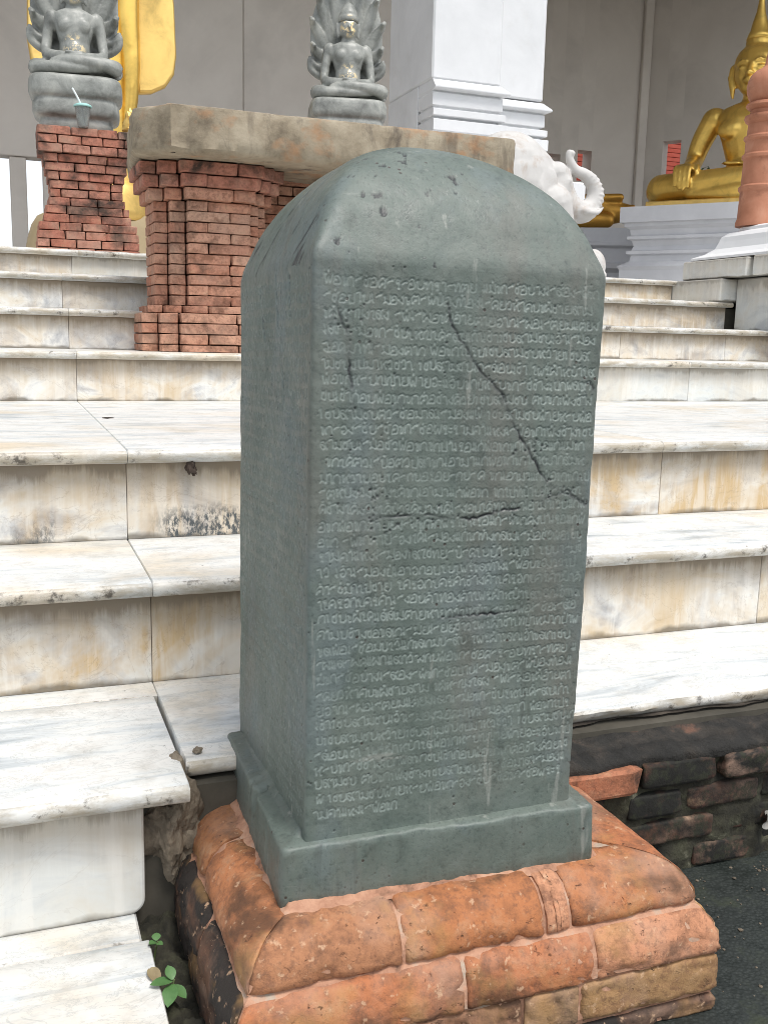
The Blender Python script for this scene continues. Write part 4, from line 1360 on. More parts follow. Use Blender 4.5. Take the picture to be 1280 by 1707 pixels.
# back wall of the left bay, with a low opening to daylight at its foot
box('back_wall', -0.45, 7.0, 11.0, 11.25, PF, WT, 'plaster', hall, b=0.01) if False else None
WX0, WX1, WZ = -1.3, 0.42, 1.72
box('back_wall', WX1, 2.47, 11.0, 11.25, PF, WT, 'plaster', hall, b=0.008)
box('back_wall', 2.478, 5.2, 11.02, 11.25, PF, WT, 'plaster', hall, b=0.008)
box('back_wall', -5.0, WX1 - 0.004, 11.0, 11.25, WZ, WT, 'plaster', hall, b=0.008)
box('back_wall', -5.0, WX0, 11.0, 11.25, PF, WZ - 0.004, 'plaster', hall, b=0.008)
box('window_post', 0.105, 0.262, 11.03, 11.22, PF, WZ - 0.004, 'plaster', hall, b=0.008)
box('side_wall', -5.25, -5.004, 7.2, 11.25, PF, WT, 'plaster', hall, b=0.01)
# right bay: wall behind the pedestal, then the turned wall behind the seated statue
W1Y = 13.2
CX, CY = 9.05, W1Y                      # inner corner
def wall_with_windows(name, p0, d, length, th, z0, z1, wins):
    # boxes between openings; d = unit direction along the wall (2-D); wins = [(s0, s1, za, zb)]
    n = Vector((d[1], -d[0]))
    ang = math.atan2(d[1], d[0])
    def piece(s0, s1, za, zb):
        v, f = cbox(s0, s1, 0, th, za, zb, 0.0)
        o = obj(name, v, f, 'plaster', None)
        flip_fix(o.data)
        c = o.location.copy()
        o.parent = hall
        q = Vector((p0[0] + d[0] * c.x - d[1] * c.y, p0[1] + d[1] * c.x + d[0] * c.y, c.z))
        o.location = q - hall.location
        o.rotation_euler = (0, 0, ang)
    s = 0.0
    for s0, s1, za, zb in wins:
        piece(s, s0, z0, z1)
        piece(s0, s1, z0, za)
        piece(s0, s1, zb, z1)
        s = s1
    piece(s, length, z0, z1)
    # deep window heads
    return ang
# wall 1 runs along +x; windows measured in metres from its start
wall_with_windows('back_wall', (5.2, W1Y), (1, 0), CX - 5.2, 0.25, PF, WT, [(7.40 - 5.2 , 7.63 - 5.2, 2.36, 2.70), (7.915 - 5.2, 8.15 - 5.2, 2.36, 2.79)])
D2 = (0.61, -0.792)
wall_with_windows('back_wall', (CX, CY), D2, 7.0, 0.25, PF, WT, [(0.28, 0.55, 2.44, 2.985)])
box('pilaster', CX - 0.16, CX - 0.02, W1Y - 0.07, W1Y - 0.004, PF, WT, 'plaster', hall, b=0.008)
box('side_wall', 4.95, 5.196, 11.26, 13.45, PF, WT, 'plaster', hall, b=0.01)
# ceiling and front beam
v, f = cbox(-6.5, 17.0, 6.0, 13.5, WT + 0.004, WT + 0.3, 0.01)
o = obj('ceiling', v, f, 'plaster', hall); flip_fix(o.data)
box('front_beam', -6.4, 16.9, 6.45, 7.2, 5.3, WT, 'white', hall, b=0.01)

# redented front column with moulded base
def column(name, x0, x1, y0, y1, zb, moulds, parent):
    o = box(name, x0, x1, y0, y1, zb, 5.296, 'white', parent, b=0.012)
    return o
colm = hall
box('column', 2.745, 3.262, 6.50, 7.32, 1.735, 5.296, 'white', hall, b=0.012)
box('column', 3.266, 3.735, 6.75, 7.30, 1.735, 5.296, 'white', hall, b=0.012)
def mould(x0, x1, y0, y1, prof, name='column_base'):
    v, f = rect_profile(prof, (x1 - x0) / 2, (y1 - y0) / 2, ((x0 + x1) / 2, (y0 + y1) / 2))
    v = [(max(x, x0 - 0.004), min(y, y1), z) for x, y, z in v]      # mouldings stop flush at the plain flank
    o = obj(name, v, f, 'white', hall)
    flip_fix(o.data)
    bv = o.modifiers.new('b', 'BEVEL'); bv.width = 0.006; bv.segments = 2
MP = [(0.0, 0.70), (0.0, 1.395), (0.04, 1.40), (0.04, 1.474), (-0.01, 1.478), (-0.01, 1.494), (0.032, 1.498), (0.032, 1.542), (-0.01, 1.546), (-0.01, 1.562), (0.014, 1.566), (0.014, 1.648), (0.0, 1.652), (0.0, 1.660), (0.055, 1.672), (0.055, 1.684), (0.0, 1.734)]
mould(2.752, 3.262, 6.50, 6.74, MP)
box('column_flank', 2.745, 3.262, 6.745, 7.32, 0.70, 1.731, 'white', hall, b=0.004)
mould(3.266, 3.735, 6.75, 7.30, [(e * 0.96, z - (0.0 if z < 0.8 else 0.012)) for e, z in MP])
# white base wall with concave end beside the elephant
poly = [(2.45, PF), (3.665, PF), (3.665, 0.522), (3.545, 0.522), (3.54, 0.575), (3.50, 0.592), (3.45, 0.632), (3.405, 0.70), (3.375, 0.775), (3.36, 0.84), (3.33, 0.86), (2.45, 0.86)]
v, f = prism_xz(poly, 5.85, 7.6)
o = obj('base_plinth', v, f, 'white', hall); flip_fix(o.data)
box('base_plinth', 2.60, 3.80, 6.2, 7.5, 0.864, 1.10, 'white', hall, b=0.01)

# red boarding of the building next door, seen through the windows
red = thing('red_boarded_building', (9.5, 15.5, PF), 'bright red horizontal boarding seen through the small hall windows', 'building')
for k in range(22):
    z0 = 2.0 + k * 0.075
    v, f = cbox(6.8, 14.5, 15.3 - 0.0 * k, 15.34, z0, z0 + 0.066, 0.004)
    o = obj('board', v, f, 'red', red); flip_fix(o.data)
v, f = cbox(6.8, 14.5, 15.345, 15.5, PF - 1.2, 3.7, 0.01)
o = obj('wall', v, f, 'red', red); flip_fix(o.data)

# ------------------------------------------------------------------ brick throne with stone slab
random.seed(33)
throne = thing('stone_throne', (1.1, 3.8, ZA), 'weathered stone slab throne on redented red brick pier behind the stele', 'throne')
def throne_slab():
    plan = [(0.53, 3.42), (1.78, 3.42), (1.815, 3.47), (1.80, 4.15), (0.475, 4.15), (0.425, 3.56)]
    rings = [(0.035, 0.590), (0.010, 0.596), (0.0, 0.606), (-0.002, 0.64), (0.0, 0.70), (0.0, 0.728), (0.004, 0.737), (0.02, 0.742)]
    n = 260
    P = np.array(plan + [plan[0]], float)
    d = np.concatenate([[0], np.cumsum(np.hypot(*np.diff(P, axis=0).T))])
    ts = np.linspace(0, d[-1], n, endpoint=False)
    c = P[:-1].mean(0)
    V = []
    for e, z in rings:
        for t in ts:
            x, y = np.interp(t, d, P[:, 0]), np.interp(t, d, P[:, 1])
            l = np.hypot(x - c[0], y - c[1])
            w = 0.010 * fbm((x, y, z * 2), 5, 5) + 0.004 * fbm((x, y, z), 30, 3)
            # a shallow recessed panel edge near the corner
            if 0.53 < x < 0.575 and y < 3.5 and 0.61 < z < 0.735:
                w -= 0.006
            ny = -1 if y < 3.44 else (1 if y > 4.1 else 0)
            nx = 0 if ny else (1 if x > 1.5 else -1)
            chipz = 0.016 * max(0, fbm((x, y, 4.0), 7, 4) - 0.15) if z > 0.72 else 0
            V.append((x + nx * (w - e), y + ny * (w - e), z - chipz + (0.012 * (fbm((x, 1, 7), 4, 3)) if z < 0.62 else 0)))
    N = n
    Fc = []
    for i in range(len(rings) - 1):
        for j in range(N):
            Fc.append((i * N + j, i * N + (j + 1) % N, (i + 1) * N + (j + 1) % N, (i + 1) * N + j))
    Fc.append(tuple(range(N))[::-1])
    Fc.append(tuple(range((len(rings) - 1) * N, len(rings) * N)))
    o = obj('slab', V, Fc, 'throne', throne, smooth=True)
    flip_fix(o.data)
    o.data.set_sharp_from_angle(angle=rad(45))
throne_slab()
v, f = cbox(0.60, 0.85, 3.73, 4.05, ZA, 0.585, 0.004)
pier = obj('pier', v, f, 'mortar_joint', throne); flip_fix(pier.data)
v, f = cbox(0.90, 1.38, 3.90, 4.05, ZA + 0.16, 0.585, 0.004)
rwall = obj('recessed_wall', v, f, 'mortar_joint', throne); flip_fix(rwall.data)

DX = 0.0
def pier_course(z0, z1, e, k, mat):
    # e: outset of this course; plan redents from the centre face outwards
    def B(x0, x1, y0, y1):
        brick(x0 + DX, x1 + DX, y0, y1, z0, z1, mat, pier, gap=0.0027)
    x0, x1, yf = 0.613 - e * 0.6, 0.838 + e * 0.6, 3.602 - e
    w = x1 - x0
    cuts = [x0, x0 + w * 0.68, x1] if k % 2 == 0 else [x0, x0 + w * 0.32, x1]
    if k % 5 == 3:
        cuts = [x0, x0 + w * 0.66, x1]
    for a, b_ in zip(cuts[:-1], cuts[1:]):
        B(a, b_, yf, yf + 0.10)
    B(0.556 - e * 0.75, x0 - 0.001, yf + 0.042, yf + 0.142)
    B(0.506 - e * 0.9, 0.556 - e * 0.75, yf + 0.088, yf + 0.188 + e * 0.2)
    B(0.504 - e * 0.9, 0.60, yf + 0.190 + e * 0.2, 3.90 + e * 0.5)
    B(x1 + 0.001, 0.876 + e * 0.75, yf + 0.042, yf + 0.142)
    B(0.876 + e * 0.75, 0.912 + e * 0.9, yf + 0.088, yf + 0.188)
def build_pier():
    zc = ZA
    hs = [0.026, 0.037, 0.037, 0.036]
    for k, h in enumerate(hs):
        pier_course(zc, zc + h, 0.062, k, 'brick'); zc += h
    pier_course(zc, zc + 0.027, 0.032, 1, 'brick'); zc += 0.027
    for k in range(10):
        pier_course(zc, zc + 0.0362, 0.0, k, 'brick'); zc += 0.0362
    for k, e in enumerate((0.022, 0.045, 0.060)):
        pier_course(zc, zc + (0.588 - zc) / (3 - k), e, k, 'brick_dirty' if k else 'brick'); zc += (0.588 - zc) / (3 - k)

build_pier()
v, f = cbox(1.385, 1.635, 3.73, 4.05, ZA, 0.585, 0.004)
pier = obj('pier', v, f, 'mortar_joint', throne); flip_fix(pier.data)
DX = 0.785
build_pier()
z = ZA + 0.165
k = 0
while z < 0.575:
    x = 0.915 - (k % 2) * 0.06
    while x < 1.45:
        brick(max(x, 0.912), x + 0.15, 3.868, 3.93, z, z + 0.0362, 'brick', rwall, gap=0.0035)
        x += 0.15
    z += 0.0362
    k += 1

# ------------------------------------------------------------------ brick pedestals of the grey statues
def stepped_pedestal(root, cx, y0, tiers, depth, mat, back=True, ch=0.0365):
    # tiers: list of half widths from the bottom course up
    z = PF
    for k, hw in enumerate(tiers):
        yf = y0 - (hw - 0.19) * 0.9
        x = cx - hw - (0.05 if k % 2 else 0.0)
        while x < cx + hw - 0.012:
            L = random.uniform(0.085, 0.15)
            xa, xb = max(x, cx - hw), min(x + L, cx + hw)
            if xb > cx + hw - 0.03:
                xb = cx + hw
            if xb - xa > 0.02:
                brick(xa, xb, yf, yf + 0.09, z, z + ch, mat, root, gap=0.004)
            x = xb
        # left flank, turned into view
        brick(cx - hw, cx - hw + 0.07, yf + 0.092, yf + 0.24, z, z + ch, mat, root, gap=0.004)
        z += ch
    return z
pedL = thing('brick_pedestal', (0.42, 5.1, PF), 'waisted red brick pedestal with dark stains under the statue left of the throne', 'pedestal')
TL = [0.232, 0.232, 0.229, 0.222, 0.198, 0.190, 0.174, 0.164, 0.166, 0.174, 0.184, 0.192, 0.214, 0.216, 0.216]
zt = stepped_pedestal(pedL, 0.385, 5.0, TL, 0.4, 'brick_dirty', ch=0.0387)
v, f = cbox(0.29, 0.48, 5.06, 5.42, PF, zt - 0.002, 0.004)
o = obj('core', v, f, 'mortar_joint', pedL); flip_fix(o.data)
pedC = thing('brick_pedestal', (1.79, 5.6, PF), 'red brick pedestal hidden behind the stone throne slab', 'pedestal')
zc2 = stepped_pedestal(pedC, 1.79, 5.35, [0.26] * 19, 0.4, 'brick_dirty')
v, f = cbox(1.56, 2.02, 5.33, 5.85, PF, zc2 - 0.002, 0.004)
o = obj('core', v, f, 'mortar_joint', pedC); flip_fix(o.data)

# ------------------------------------------------------------------ grey stone figures sheltered by a serpent hood
def naga_parts():
    S = {}
    # coils: three rounded tiers (local z 0..1.2)
    coils = []
    for z0, z1, hw, hd in ((0.0, 0.34, 0.80, 0.62), (0.31, 0.74, 0.94, 0.70), (0.71, 1.20, 1.01, 0.74)):
        V = []
        n = 48
        rings = [(0.90, z0), (0.97, z0 + 0.04), (1.0, z0 + 0.12), (1.0, (z0 + z1) / 2), (0.99, z1 - 0.14), (0.955, z1 - 0.04), (0.88, z1)]
        for s, z in rings:
            for j in range(n):
                a = 2 * math.pi * j / n
                k = (abs(math.cos(a)) ** 5 + abs(math.sin(a)) ** 5) ** (-1 / 5)
                V.append((hw * s * k * math.cos(a), hd * s * k * math.sin(a), z))
        Fc = []
        for i in range(len(rings) - 1):
            for j in range(n):
                Fc.append((i * n + j, i * n + (j + 1) % n, (i + 1) * n + (j + 1) % n, (i + 1) * n + j))
        Fc.append(tuple(range(n))[::-1]); Fc.append(tuple(range((len(rings) - 1) * n, len(rings) * n)))
        coils.append((V, Fc))
    S['coils'] = coils
    b = 1.2
    body = []
    # crossed legs
    body.append(tube([(-0.25, 0.1, b + 0.2), (-0.85, -0.25, b + 0.16), (-0.55, -0.52, b + 0.13), (0.15, -0.60, b + 0.14), (0.55, -0.5, b + 0.16)], [0.2, 0.18, 0.14, 0.11, 0.07], 12))
    body.append(tube([(0.25, 0.1, b + 0.2), (0.9, -0.25, b + 0.2), (0.6, -0.55, b + 0.25), (0.0, -0.62, b + 0.28), (-0.45, -0.48, b + 0.27)], [0.2, 0.18, 0.13, 0.10, 0.07], 12))
    body.append(ellipsoid((0, 0.05, b + 0.2), (0.5, 0.4, 0.24)))
    # trunk
    body.append(tube([(0, 0.02, b + 0.2), (0, 0.0, b + 0.45), (0, 0.0, b + 0.62), (0, 0.0, b + 0.85), (0, 0.02, b + 1.02), (0, 0.03, b + 1.1)],
                     [(0.36, 0.30), (0.34, 0.31), (0.33, 0.27), (0.43, 0.29), (0.46, 0.24), (0.2, 0.16)], 16))
    body.append(ellipsoid((0, -0.12, b + 0.50), (0.24, 0.2, 0.2)))
    for s in (-1, 1):
        body.append(ellipsoid((s * 0.19, -0.2, b + 0.85), (0.16, 0.1, 0.11)))
        body.append(ellipsoid((s * 0.47, 0.04, b + 0.95), (0.15, 0.15, 0.15)))
        body.append(tube([(s * 0.52, 0.05, b + 0.95), (s * 0.60, 0.02, b + 0.6), (s * 0.58, -0.12, b + 0.42), (s * 0.25, -0.45, b + 0.36), (s * 0.05, -0.52, b + 0.36)], [0.13, 0.115, 0.105, 0.085, 0.06], 10))
        for q in range(4):
            body.append(tube([(s * 0.06, -0.5 - 0.03 * q, b + 0.37 + 0.01 * q), (-s * 0.08, -0.53 - 0.03 * q, b + 0.385 + 0.01 * q), (-s * 0.18, -0.52 - 0.03 * q, b + 0.385 + 0.01 * q)], [0.028, 0.025, 0.018], 6, 2))
        body.append(tube([(s * 0.27, 0.0, b + 1.52), (s * 0.275, -0.01, b + 1.36), (s * 0.26, -0.02, b + 1.2)], [0.05, 0.05, 0.035], 8))
    body.append(tube([(0, 0.03, b + 1.05), (0, 0.0, b + 1.25)], [0.14, 0.13], 12))
    body.append(ellipsoid((0, -0.03, b + 1.42), (0.245, 0.24, 0.30)))
    body.append(ellipsoid((0, -0.13, b + 1.24), (0.13, 0.11, 0.09)))
    body.append(tube([(0, -0.25, b + 1.50), (0, -0.30, b + 1.38)], [0.022, 0.042], 8))
    body.append(tube([(-0.09, -0.245, b + 1.295), (0, -0.27, b + 1.30), (0.09, -0.245, b + 1.295)], [0.018, 0.028, 0.018], 8))
    for s in (-1, 1):
        body.append(tube([(s * 0.04, -0.255, b + 1.505), (s * 0.11, -0.245, b + 1.53), (s * 0.19, -0.18, b + 1.50)], [0.016, 0.02, 0.014], 6))
        body.append(ellipsoid((s * 0.11, -0.225, b + 1.455), (0.05, 0.03, 0.026)))
    S['body'] = body
    crown = [lathe([(0.262, b + 1.56), (0.275, b + 1.60), (0.268, b + 1.68), (0.24, b + 1.70), (0.235, b + 1.78), (0.19, b + 1.86), (0.13, b + 1.95), (0.06, b + 2.03), (0.01, b + 2.06)], 24, (0, -0.01))]
    S['crown'] = crown
    # hood: broad cobra panel with serpent heads round the rim
    hood = [tube([(0, 0.34, b + 0.5), (0, 0.38, b + 0.85), (0, 0.40, b + 1.4), (0, 0.40, b + 2.0), (0, 0.38, b + 2.6), (0, 0.34, b + 3.1)],
                 [(0.50, 0.08), (0.88, 0.10), (0.98, 0.10), (0.97, 0.10), (0.80, 0.09), (0.40, 0.07)], 26)]
    for q in range(9):
        a = rad(-108 + 27 * q)
        hx, hz = 0.90 * math.sin(a), b + 1.75 + 1.32 * math.cos(a)
        hood.append(tube([(hx * 0.35, 0.33, b + 0.7 + (hz - b - 0.7) * 0.3), (hx * 0.75, 0.31, b + 0.8 + (hz - b - 0.8) * 0.72), (hx, 0.24, hz), (hx * 1.04, 0.08, hz + 0.05), (hx * 1.03, -0.02, hz + 0.03)],
                         [(0.12, 0.05), (0.13, 0.06), (0.11, 0.08), (0.085, 0.075), (0.045, 0.04)], 10))
        hood.append(ellipsoid((hx * 1.08, 0.16, hz + 0.12), (0.06, 0.07, 0.06)))
    for q in range(0):
        a = rad(-78 + 26 * q)
        rx, rz = 0.90, 1.30
        hx, hz = rx * math.sin(a), b + 1.10 + rz * math.cos(a) * 1.0
        hood.append(tube([(0.30 * math.sin(a), 0.34, b + 0.30), (0.62 * math.sin(a), 0.36, b + 0.62 + 0.2 * math.cos(a)), (0.85 * math.sin(a), 0.34, b + 0.95 + 0.75 * math.cos(a)), (hx, 0.26, hz), (hx * 1.05, 0.10, hz + 0.05)],
                         [(0.2, 0.08), (0.24, 0.08), (0.2, 0.08), (0.14, 0.09), (0.07, 0.06)], 12))
        hood.append(ellipsoid((hx * 1.04, 0.08, hz + 0.08), (0.085, 0.12, 0.07)))
        hood.append(ellipsoid((hx * 1.10, 0.16, hz + 0.13), (0.06, 0.07, 0.05)))
    for s in (-1, 1):
        # curled lower lappets
        hood.append(tube([(s * 0.45, 0.33, b + 0.66), (s * 0.72, 0.31, b + 0.70), (s * 0.95, 0.29, b + 0.86), (s * 1.0, 0.27, b + 1.08)], [0.10, 0.09, 0.08, 0.05], 10))
        hood.append(tube([(s * 0.50, 0.32, b + 0.88), (s * 0.80, 0.30, b + 0.95), (s * 0.97, 0.28, b + 1.15)], [0.10, 0.08, 0.05], 10))
    S['hood'] = hood
    zs_ = lambda z: z if z < b + 0.3 else (b + 0.3 + (z - b - 0.3) * 1.48 if z < b + 1.15 else b + 1.558 + (z - b - 1.15) * 1.02)
    for kk in ('body', 'crown'):
        S[kk] = [([(p[0], p[1], zs_(p[2])) for p in v_], f_) for v_, f_ in S[kk]]
    return {k: fuse(vv, 0.028 if k != 'crown' else 0.03, 'naga', 2 if k == 'body' else 3) for k, vv in S.items()}
NAGA = naga_parts()
def naga(loc, scale, rotz, label):
    t = thing('serpent_hood_statue', loc, label, 'statue', 'grey stone seated statues', rotz=rotz)
    t.scale = (scale,) * 3
    for k in ('coils', 'body', 'crown', 'hood'):
        link({'coils': 'serpent_coils', 'body': 'figure', 'crown': 'crown', 'hood': 'serpent_hood'}[k], NAGA[k], t)
    return t
naga((0.362, 5.22, zt), 0.212, rad(-6), 'grey stone seated statue on coiled base, head cut off by the top edge')
naga((1.835, 5.55, zc2), 0.212, rad(-12), 'grey stone seated statue with serpent hood rising behind the throne slab')

# plastic drinking cup set on the ledge
cup = thing('drinking_cup', (0.372, 4.975, zt), 'clear plastic drinking cup with straw standing on the brick ledge', 'cup')
v, f = lathe([(0.022, 0.0), (0.024, 0.004), (0.034, 0.085), (0.036, 0.088), (0.033, 0.087), (0.022, 0.007)], 24)
o = obj('cup_body', v, f, 'cup', cup, True, local=True)
v, f = lathe([(0.040, 0.088), (0.041, 0.092), (0.039, 0.097), (0.026, 0.103), (0.010, 0.105)], 24)
o = obj('lid', v, f, 'lid', cup, True, local=True)
v, f = tube([(0.008, 0, 0.02), (-0.008, 0, 0.10), (-0.042, 0.0, 0.165)], [0.0045, 0.0045, 0.0045], 8, 3)
o = obj('straw', v, f, 'straw', cup, True, local=True)

# ------------------------------------------------------------------ gilded standing figure behind on the left
gst = thing('gilded_standing_statue', (0.66, 7.05, PF), 'tall gilded standing statue in spread robe behind the left brick pedestal', 'statue')
prof = [(0.54, PF), (0.54, 0.40), (0.53, 0.46), (0.50, 0.60), (0.475, 0.68), (0.44, 0.735), (0.36, 0.775), (0.28, 0.80), (0.22, 0.81)]
v, f = lathe(prof, 40, (0.66, 7.05))
o = obj('pedestal', v, f, 'tan', gst, True); flip_fix(o.data)
X0, Y0 = 0.66, 7.05
body = [tube([(X0, Y0, 0.80), (X0, Y0, 1.0), (X0, Y0, 1.5), (X0, Y0, 1.9), (X0, Y0, 2.3), (X0, Y0, 2.75), (X0, Y0, 3.0), (X0, Y0, 3.12)],
             [(0.22, 0.17), (0.17, 0.15), (0.18, 0.15), (0.2, 0.16), (0.19, 0.15), (0.30, 0.18), (0.30, 0.15), (0.10, 0.09)], 18),
        tube([(X0, Y0, 3.05), (X0, Y0 - 0.01, 3.25)], [0.085, 0.08], 12), ellipsoid((X0, Y0 - 0.03, 3.40), (0.14, 0.15, 0.18)), ellipsoid((X0, Y0, 3.58), (0.09, 0.09, 0.08)),
        tube([(X0, Y0, 3.6), (X0, Y0, 3.68)], [0.04, 0.01], 8)]
for s in (-1, 1):
    body.append(tube([(X0 + s * 0.31, Y0, 2.93), (X0 + s * 0.36, Y0 + 0.02, 2.5), (X0 + s * 0.34, Y0 - 0.18, 2.3)], [0.085, 0.07, 0.055], 10))
    for q in range(4):
        body.append(tube([(X0 + s * (0.31 + 0.022 * q), Y0 - 0.2, 2.33), (X0 + s * (0.31 + 0.022 * q), Y0 - 0.23, 2.42 + 0.01 * (q in (1, 2)))], [0.014, 0.01], 6, 2))
    body.append(tube([(X0 + s * 0.10, Y0 - 0.05, 0.83), (X0 + s * 0.11, Y0 - 0.22, 0.83)], [0.06, 0.045], 10))
me = fuse(body, 0.022, 'gold', 3)
link('figure', me, gst, Vector((0, 0, 0)) - gst.location)
def robe_wing(s):
    # hanging sheet of the robe, thick, rounded at its foot
    pts = [(0.10, 3.0), (0.30, 2.85), (0.42, 2.45), (0.452, 2.10), (0.462, 1.80), (0.445, 1.68), (0.39, 1.60), (0.30, 1.557), (0.215, 1.548), (0.20, 1.70), (0.185, 2.0), (0.14, 2.4)]
    sh = [tube([(X0 + s * 0.165, Y0 - 0.10, 2.9), (X0 + s * 0.150, Y0 - 0.12, 2.1), (X0 + s * 0.165, Y0 - 0.11, 1.6), (X0 + s * 0.115, Y0 - 0.08, 1.1)], [(0.07, 0.06), (0.075, 0.06), (0.055, 0.05), (0.03, 0.03)], 12)]
    n = len(pts)
    V, m = [], 5
    for j, (dy, k) in enumerate(((-0.055, 0.93), (-0.04, 1.0), (0.0, 1.0), (0.02, 0.97))):
        for x, z in pts:
            cx_, cz_ = 0.30, 2.1
            bulge = 0.03 * math.sin((x - 0.1) * 14)
            V.append((X0 + s * (cx_ + (x - cx_) * k), Y0 - 0.02 + dy + bulge * 0.6, cz_ + (z - cz_) * (1 - (1 - k) * 0.25)))
    Fc = []
    for j in range(3):
        for i in range(n):
            i2 = (i + 1) % n
            Fc.append((j * n + i, j * n + i2, (j + 1) * n + i2, (j + 1) * n + i))
    Fc.append(tuple(range(n))); Fc.append(tuple(range(3 * n, 4 * n))[::-1])
    o = obj('robe_wing', V, Fc, 'gold_robe', gst)
    flip_fix(o.data)
    bv = o.modifiers.new('b', 'BEVEL'); bv.width = 0.012; bv.segments = 3
    o.data.polygons.foreach_set('use_smooth', [True] * len(o.data.polygons))
    o.data.set_sharp_from_angle(angle=rad(40))
    me = fuse(sh, 0.016, 'gold', 2)
    link('robe_fold', me, gst, -gst.location)
for s in (-1, 1):
    robe_wing(s)
# flared hem of the under-robe
V = []
rings = [(0.15, 1.12), (0.16, 1.02), (0.185, 0.95), (0.225, 0.925), (0.245, 0.90), (0.25, 0.84), (0.262, 0.76), (0.262, 0.70), (0.24, 0.70), (0.20, 0.80)]
v, f = lathe(rings, 36, (X0 + 0.0, Y0 - 0.22))
o = obj('robe_hem', v, f, 'gold_robe', gst, True); flip_fix(o.data)
# tinsel flowers tucked at the ledge
o = rubble('gold_tinsel', (0.60, 5.03, zt), (0.035, 0.03, 0.055), 'gold_robe', n=3, seed=12.0, amp=0.8)
tag(o, 'small crumpled gold tinsel offering on the brick ledge beside the statue', 'offering')

